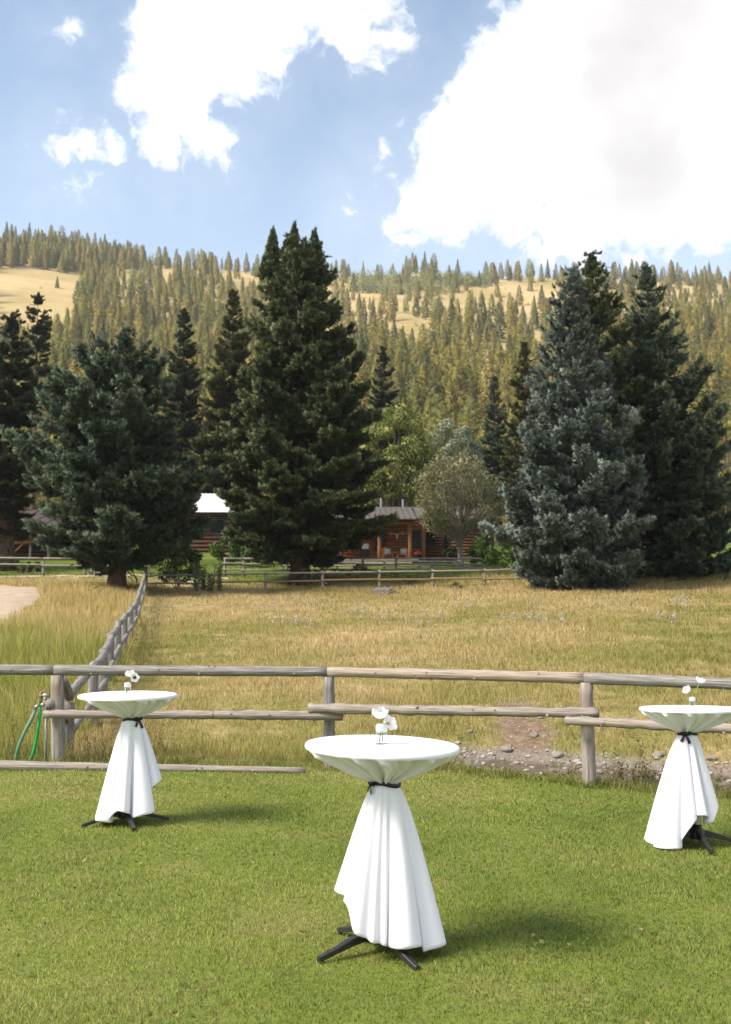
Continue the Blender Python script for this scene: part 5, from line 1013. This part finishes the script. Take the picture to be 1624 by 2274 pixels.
def make_cloth(hx, hy, gz_, tilt, waist, hem, seed, lab, kfold=8, famp=.045):
    rng = np.random.default_rng(seed); nu = 360; u = np.linspace(0, 2 * np.pi, nu, endpoint=False); rows = []
    zr, rr, zw, rw = 1.069, .411, .885, .070
    for q in (.0005, .12, .22, .30, .36, .395): rows.append(np.stack([q * np.cos(u), q * np.sin(u), np.full(nu, zr)], 1))
    # tension folds from the rim to the tie
    kk = [(6, .35), (11, .55), (17, .45), (26, .22)]; ph = rng.uniform(0, 6.28, 4); saw = lambda q: np.sin(q + .8 * np.sin(q)); fold = sum(a * saw(k_ * u + p + .8 * np.sin(2 * u + p)) for (k_, a), p in zip(kk, ph)); fold = np.tanh(fold * 1.3)
    tw = sum(a * np.cos(k_ * u + p + .8 * np.sin(2 * u + p)) / k_ for (k_, a), p in zip(kk, ph))
    for q, (r, z) in enumerate([(.406, zr - .002), (.412, zr - .008), (.4125, zr - .018), (.409, zr - .027)]): rows.append(np.stack([r * np.cos(u), r * np.sin(u), np.full(nu, z)], 1))
    for s in np.linspace(.03, 1, 22):
        r = rr + (rw - rr) * s ** .92 + .030 * math.sin(math.pi * s); z = (zr - .027) + (zw - zr + .027) * s ** 1.22
        amp = .046 * min(1, s * 8) * (1 - .72 * s) * (.62 + .8 * s); r_ = r + fold * amp * (1 if s < .97 else .6); th = u + tw * .55 * s ** 1.5 * (1.2 - s) * 1.2 + .10 * math.sin(3 * s)
        cx_, cy_ = waist[0] * s, waist[1] * s; rows.append(np.stack([cx_ + r_ * np.cos(th), cy_ + r_ * np.sin(th), z - fold * amp * .5 + 0 * u], 1))
    for dz in (.006, .018, .030): rows.append(np.stack([waist[0] + (rw - .004 + fold * .004) * np.cos(u), waist[1] + (rw - .004 + fold * .004) * np.sin(u), np.full(nu, zw - dz)], 1))
    hz, Rb = curve_of(hem)(u); ker = np.hanning(13); ker /= ker.sum(); sm = lambda a: np.convolve(np.concatenate([a[-6:], a, a[:6]]), ker, 'valid'); hz, Rb = sm(hz), sm(Rb)
    p1, p2 = rng.uniform(0, 6.28, 2); psi = kfold * u + 1.1 * np.sin(2 * u + p1) + .7 * np.sin(3 * u + p2); F1, G1 = np.cos(psi), np.sin(psi); p3 = rng.uniform(0, 6.28); F2 = np.cos(15 * u + p3 + 1.2 * np.sin(3 * u))
    for s in np.linspace(.02, 1, 44):
        zt = zw - .03; z = zt + (hz - zt) * s; d = (zt - z); full = (zt - hz); R0 = rw + (Rb - rw) * np.clip(d / .83, 0, 1.05) ** .80
        a1 = .008 * min(1, s * 6) + famp * s ** 1.2; a2 = .004 + .008 * s; r = R0 + a1 * F1 + a2 * F2 * (.4 + s * .6); th = u + (.02 + .125 * s ** .9) * G1
        cx_, cy_ = waist[0] * (1 - .75 * s), waist[1] * (1 - .75 * s); rows.append(np.stack([cx_ + r * np.cos(th), cy_ + r * np.sin(th), np.maximum(z + .012 * s * F1, .012)], 1))
    V = np.concatenate(rows); nr = len(rows); i = np.arange((nr - 1) * nu); a, c = i // nu, i % nu; c2 = (c + 1) % nu
    Fc = np.stack([a * nu + c, (a + 1) * nu + c, (a + 1) * nu + c2, a * nu + c2], 1)
    o = obj('tablecloth', arr_mesh('tablecloth', V, Fc, M['cloth'], smooth=True)); o.location = (hx, hy, gz_); o.rotation_euler = tilt
    md = o.modifiers.new('thick', 'SOLIDIFY'); md.thickness = .0022; md.offset = 1
    tag(o, lab, 'tablecloth', 'white cloths tied round the tables'); return o
def make_ribbon(hx, hy, gz_, tilt, waist, bow, lab, bs=1.0):
    t = empty('ribbon', (hx, hy, gz_), lab, 'ribbon', 'black ribbons tied round the cloths'); t.rotation_euler = tilt; z = .865; r = .0785; n = 48; V, Fc = [], []
    for j, (dr, dz) in enumerate(((0, -.011), (.0025, -.008), (.0025, .008), (0, .011))):
        for i in range(n): a = 2 * math.pi * i / n; q = .004 * math.sin(3 * a + 1) + .007 * math.sin(a - R(bow) + 1.2); V.append((waist[0] + (r + dr) * math.cos(a), waist[1] + (r + dr) * math.sin(a), z + dz + q))
    for j in range(3):
        for i in range(n): Fc.append((j * n + i, j * n + (i + 1) % n, (j + 1) * n + (i + 1) % n, (j + 1) * n + i))
    mb = MB(); mb.add(V, Fc); mb.build('band', M['ribbon'], t, True)
    a = R(bow); c = np.array([waist[0] + (r + .008) * math.cos(a), waist[1] + (r + .008) * math.sin(a), z]); out = np.array([math.cos(a), math.sin(a), 0]); sd = np.array([-math.sin(a), math.cos(a), 0]); up = np.array([0, 0, 1.])
    sd, up, out = sd * bs, up * bs, out * bs; mb = MB(); mb.tube([c - out * .006 - up * .012, c + out * .006, c - out * .004 + up * .012], [.008, .013, .008], 8); mb.build('knot', M['ribbon'], t, True)
    def strap(name, P, wv):
        P = np.array(P); m_ = len(P); V = []; 
        for i in range(m_): w_ = wv[i]; V += [P[i] - up * w_ * .5 - sd * .1 * w_, P[i] + up * w_ * .5 + sd * .1 * w_]
        mb = MB(); mb.add(V, [(2 * i, 2 * i + 1, 2 * i + 3, 2 * i + 2) for i in range(m_ - 1)]); o = mb.build(name, M['ribbon'], t, True); md = o.modifiers.new('thick', 'SOLIDIFY'); md.thickness = .0012
    def wide(name, P, wdir, wv):
        P = np.array(P); V = []
        for i in range(len(P)): V += [P[i] - wdir * wv[i] * .5, P[i] + wdir * wv[i] * .5]
        mb = MB(); mb.add(V, [(2 * i, 2 * i + 1, 2 * i + 3, 2 * i + 2) for i in range(len(P) - 1)]); o = mb.build(name, M['ribbon'], t, True); md = o.modifiers.new('thick', 'SOLIDIFY'); md.thickness = .0012
    for s in (-1, 1):
        strap('loop', [c, c + s * sd * .022 + out * .014 + up * .010, c + s * sd * .042 + out * .012 + up * .014, c + s * sd * .046 - out * .001 + up * .006, c + s * sd * .022 + out * .002 - up * .002, c], [.012, .026, .030, .028, .022, .012])
        wide('tail', [c, c + s * sd * .016 + out * .012 - up * .025, c + s * sd * .030 + out * .014 - up * .055, c + s * sd * .036 + out * .018 - up * (.078 if s > 0 else .062)], sd * .8 + up * .35 * s, [.012, .024, .028, .032])
def petal_mesh(name, ln, wd, cup, seed):
    rng = np.random.default_rng(seed); V, Fc = [], []; nu_, nv = 7, 8; ph = rng.uniform(0, 6)
    for j in range(nv):
        t = j / (nv - 1); w = wd * (math.sin(math.pi * min(1, .10 + t * .86)) ** .55) * (.45 + .75 * t if t < .75 else 1.01 - (t - .75) * .5); ang = cup[0] + (cup[1] - cup[0]) * t
        for i in range(nu_): q = (i / (nu_ - 1) - .5) * 2; x_ = q * w * .5; V.append((x_, 0, 0, t, q, ang))
    P = []; px_, pz_ = 0, 0; pr = []
    for j in range(nv):
        ang = cup[0] + (cup[1] - cup[0]) * j / (nv - 1); pr.append((px_, pz_)); px_ += math.cos(ang) * ln / nv; pz_ += math.sin(ang) * ln / nv
    for j in range(nv):
        for i in range(nu_): x_, _, _, t, q, ang = V[j * nu_ + i]; lift = .22 * wd * q * q * (1 - .3 * t); ruf = .04 * wd * math.sin(5 * q + ph) * t ** 3; P.append((pr[j][0] - lift * math.sin(ang) * .8, x_, pr[j][1] + lift * math.cos(ang) + ruf))
    Fc = [(j * nu_ + i, j * nu_ + i + 1, (j + 1) * nu_ + i + 1, (j + 1) * nu_ + i) for j in range(nv - 1) for i in range(nu_ - 1)]
    return arr_mesh(name, P, Fc, M['petal'], smooth=True)
PC = [petal_mesh('petal', .062, .056, (.12, 1.75), 1), petal_mesh('petal', .052, .050, (.35, 1.95), 2)]; PO = [petal_mesh('petal', .050, .046, (-.05, .55), 3), petal_mesh('petal', .045, .042, (.15, .75), 4)]
def flower(base, head, face, kind, centre, lab, group, sc=1.0, mid=None):
    base, head = np.array(base, float), np.array(head, float); f = empty('white_flower', base, lab, 'flower', group); h = head - base; m = np.array(mid) - base if mid is not None else h * .55 + [0, 0, .01]
    t = np.linspace(0, 1, 9)[:, None]; P = (1 - t) ** 2 * 0 + 2 * t * (1 - t) * m + t * t * h; mb = MB(); mb.tube(P, .0030, 7); mb.build('stem', M['stem'], f, True)
    q = Vector(face).normalized().to_track_quat('Z', 'Y'); pts = PC if kind == 'cup' else PO
    for ring, (n, sc_) in enumerate(((5, 1.0), (5, .86), (4, .66))):
        for i in range(n):
            o = obj('petal', pts[min(ring, 1)], f); a = 2 * math.pi * (i + .5 * ring) / n + .2 * math.sin(i * 7 + ring); o.location = tuple(h); o.rotation_mode = 'QUATERNION'; o.rotation_quaternion = q @ Matrix.Rotation(a, 4, 'Z').to_quaternion() @ Matrix.Rotation(-.10 * ring - .05 * math.sin(i * 5), 4, 'Y').to_quaternion(); o.scale = (sc * sc_,) * 3
    mb = MB(); mb.lathe([(.001, .016), (.008, .014), (.011, .008), (.008, 0), (.001, 0)], 12); o = mb.build('centre', M[centre], f, True); o.location = tuple(h); o.rotation_mode = 'QUATERNION'; o.rotation_quaternion = q; o.scale = (sc * (1.2 if kind != 'cup' else .8),) * 3
    mb = MB()
    for i in range(5): a = i * 1.256; d = np.array([math.cos(a), math.sin(a), .5]); mb.tube([h * .72 + m * .28, h * .72 + m * .28 + d * .018 * sc, h * .72 + m * .28 + d * .034 * sc - [0, 0, .006]], [.0022, .003, .0008], 5, False)
    if kind == 'open_leafy': mb.build('leaves', M['stem'], f)
    return f
def make_vase(x, y, z, lab, tilt, s=1.0):
    t = empty('bud_vase', (x, y, z), lab, 'vase', 'glass bud vases on the tables'); t.scale = (s, s, s)
    mb = MB(); mb.lathe([(.001, .0), (.029, .0), (.031, .003), (.0315, .060), (.0315, .062), (.0285, .062), (.0285, .006), (.001, .006)], 32); mb.build('body', M['glass'], t, True)
    mb = MB(); mb.lathe([(.0285, .062), (.0315, .062), (.0318, .092), (.030, .100), (.022, .106), (.014, .108), (.0125, .106), (.020, .102), (.0275, .096), (.029, .090), (.0285, .062)], 32); mb.build('shoulder', M['frost'], t, True)
    mb = MB(); mb.lathe([(.001, .007), (.0280, .007), (.0280, .050), (.001, .050)], 28); mb.build('water', M['vase_water'], t, True)
GR = 'white flowers in the vases'
TB = [dict(h=(.062, 5.68), legs=(214, 303, 125, 36), tilt=(0, R(1.5), 0), waist=(.024, -.01), bow=205, seed=5,
           hem=[(0, .05, .30), (30, .08, .28), (90, .15, .25), (135, .26, .24), (165, .30, .235), (195, .29, .235), (218, .26, .215), (230, .13, .20), (245, .10, .19), (256, .095, .20), (285, .085, .215), (310, .075, .25), (335, .05, .30), (350, .05, .315)], nm='central'),
      dict(h=(-2.02, 8.96), legs=(210, 294, 20, 112), tilt=(R(-.3), 0, 0), waist=(.040, -.01), bow=318, seed=8,
           hem=[(0, .34, .33), (20, .34, .31), (60, .2, .26), (120, .08, .22), (180, .03, .20), (215, .035, .22), (245, .05, .21), (265, .13, .18), (285, .10, .19), (305, .08, .22), (325, .10, .27), (340, .22, .31), (350, .33, .33)], nm='left'),
      dict(h=(2.632, 8.46), legs=(268, 352, 178, 85), tilt=(R(-2.6), 0, 0), waist=(-.050, -.02), bow=242, seed=21,
           hem=[(0, .36, .17), (30, .34, .18), (90, .2, .22), (135, .02, .30), (170, .0, .37), (200, .0, .37), (220, .0, .33), (236, .04, .26), (246, .22, .22), (270, .25, .19), (290, .19, .17), (312, .19, .16), (330, .33, .17), (350, .36, .18)], nm='right')]
LT = ['cocktail table in the centre foreground on a black cross base', 'cocktail table at left near the corner fence post on a black cross base', 'cocktail table at the right picture edge on a black cross base']
LC = ['white cloth on the central foreground table, its hem lifted at left', 'white cloth on the left-hand table, its hem flaring at right', 'white cloth on the right-hand table, trailing to the grass at left']
LR = ['thin black ribbon round the cloth of the central foreground table', 'black ribbon with a bow at the right side of the left-hand table cloth', 'black ribbon with a bow at the left side of the right-hand table cloth']
LV = ['clear glass bud vase on the central foreground table', 'clear glass bud vase on the left-hand table', 'clear glass bud vase on the right-hand table']
for i, T in enumerate(TB):
    x, y = T['h']; g_ = z0(x, y); make_table(x, y, g_ + .004, T['legs'], T['tilt'], LT[i]); make_cloth(x, y, g_ + .004, T['tilt'], T['waist'], T['hem'], T['seed'], LC[i], (6, 8, 9)[i], (.030, .040, .038)[i]); make_ribbon(x, y, g_ + .004, T['tilt'], T['waist'], T['bow'], LR[i], (.62, .95, .9)[i])
def on_table(i, px, py_guess):
    x, y = TB[i]['h']; q = Matrix.Translation((x, y, z0(x, y) + .004)) @ Matrix.Rotation(TB[i]['tilt'][1], 4, 'Y') @ Matrix.Rotation(TB[i]['tilt'][0], 4, 'X'); p = q @ Vector((X(px, y) - x - 1.07 * math.sin(TB[i]['tilt'][1]), 0, 1.0715)); return np.array(p)
b0 = on_table(0, 847, 0); b1 = on_table(1, 289, 0); b2 = on_table(2, 1533, 0)
make_vase(*b0, LV[0], 0, 1.0); make_vase(*b1, LV[1], 0, .92); make_vase(*b2, LV[2], 0, .80)
flower(b0 + [.008, 0, .012], b0 + [-.006, 0, .135], (-.05, -.35, 1), 'cup', 'pollen', 'large cupped white bloom standing tallest in the central vase', GR, 1.38, b0 + [.0, 0, .09])
flower(b0 + [-.012, 0, .012], b0 + [.040, .015, .105], (.45, .45, .25), 'open', 'pollen', 'white bloom seen from behind leaning right in the central vase', GR, 1.18, b0 + [.0, 0, .12])
flower(b1 + [-.012, 0, .012], b1 + [.024, 0, .150], (-.2, -.5, 1), 'cup', 'pollen', 'large white ruffled bloom on top of the left-hand vase', GR, 1.25, b1 + [.0, 0, .09])
flower(b1 + [-.006, 0, .012], b1 + [.062, -.02, .140], (.45, -1, .15), 'open_leafy', 'purple', 'white anemone with a dark purple centre in the left-hand vase', GR, 1.0, b1 + [.01, 0, .11])
flower(b2 + [-.006, 0, .012], b2 + [-.028, 0, .125], (-.75, -.3, .65), 'cup', 'pollen', 'lower white bloom tilted left in the right-hand vase', GR, 1.15, b2 + [-.002, 0, .09])
flower(b2 + [.006, 0, .012], b2 + [.062, 0, .195], (.35, -.2, .9), 'cup', 'pollen', 'upper white bloom leaning right in the right-hand vase', GR, 1.15, b2 + [.012, 0, .10])

# ------------------------------------------------------------------ tap and hoses
t = empty('water_tap', tuple(at(100, 1560, 12.32)), 'double brass and steel garden tap on pipes beside the corner post', 'tap'); O = at(100, 1560, 12.32); q = lambda px, py, D=12.32: at(px, py, D) - O
def pipe(name, P, r, m, par=t): mb = MB(); mb.tube(P, r, 10); return mb.build(name, M[m], par, True)
pipe('pipe', [q(110, 1544), q(93, 1544)], .022, 'galv'); pipe('pipe', [q(100, 1544), q(100, 1560)], .020, 'galv'); pipe('pipe', [q(103, 1563), q(90, 1566)], .022, 'galv')
pipe('coupling', [q(101, 1557), q(100, 1563)], .028, 'brass'); pipe('valve', [q(92, 1540), q(91, 1549)], .024, 'brass'); pipe('valve', [q(87, 1559), q(88, 1568)], .022, 'brass')
pipe('handle', [q(87, 1538), q(96, 1538)], .010, 'brass'); pipe('handle', [q(82, 1558), q(90, 1558)], .010, 'brass'); pipe('spout', [q(88, 1566), q(80, 1569), q(78, 1575)], .018, 'galv'); pipe('spout', [q(91, 1548), q(90, 1553)], .016, 'brass')
pipe('standpipe', [q(104, 1563, 12.37), np.array([q(104, 1563, 12.37)[0], .05, -O[2] + z0(O[0], 12.37) - .1])], .018, 'galv')
def hose(px, r, m, lab):
    P = np.array([at(a, b, d) for a, b, d in px]); tt = np.linspace(0, len(P) - 1, 40); i = np.arange(len(P)); Q = np.stack([np.interp(tt, i, P[:, k]) for k in range(3)], 1)
    for _ in range(6): Q[1:-1] = (Q[:-2] + 2 * Q[1:-1] + Q[2:]) / 4
    mb = MB(); mb.tube(Q, r, 10); return tag(mb.build('garden_hose', M[m], None, True), lab, 'hose', 'garden hoses at the tap')
hose([(78, 1575, 12.65), (74, 1590, 12.31), (62, 1612, 12.28), (48, 1640, 12.26), (39, 1665, 12.25), (35, 1690, 12.28), (35, 1697, 12.30)], .022, 'hose', 'dull green garden hose hanging from the lower tap to the ground')
hose([(90, 1552, 12.65), (89, 1575, 12.65), (86, 1610, 12.35), (80, 1650, 12.39), (72, 1678, 12.43), (66, 1690, 12.48)], .018, 'hose_bright', 'bright green garden hose hanging from the upper tap')
hose([(-60, 1691, 12.48), (-10, 1693, 12.45), (20, 1695, 12.43), (34, 1697, 12.41)], .024, 'hose_bright', 'bright green garden hose lying behind the log at left')
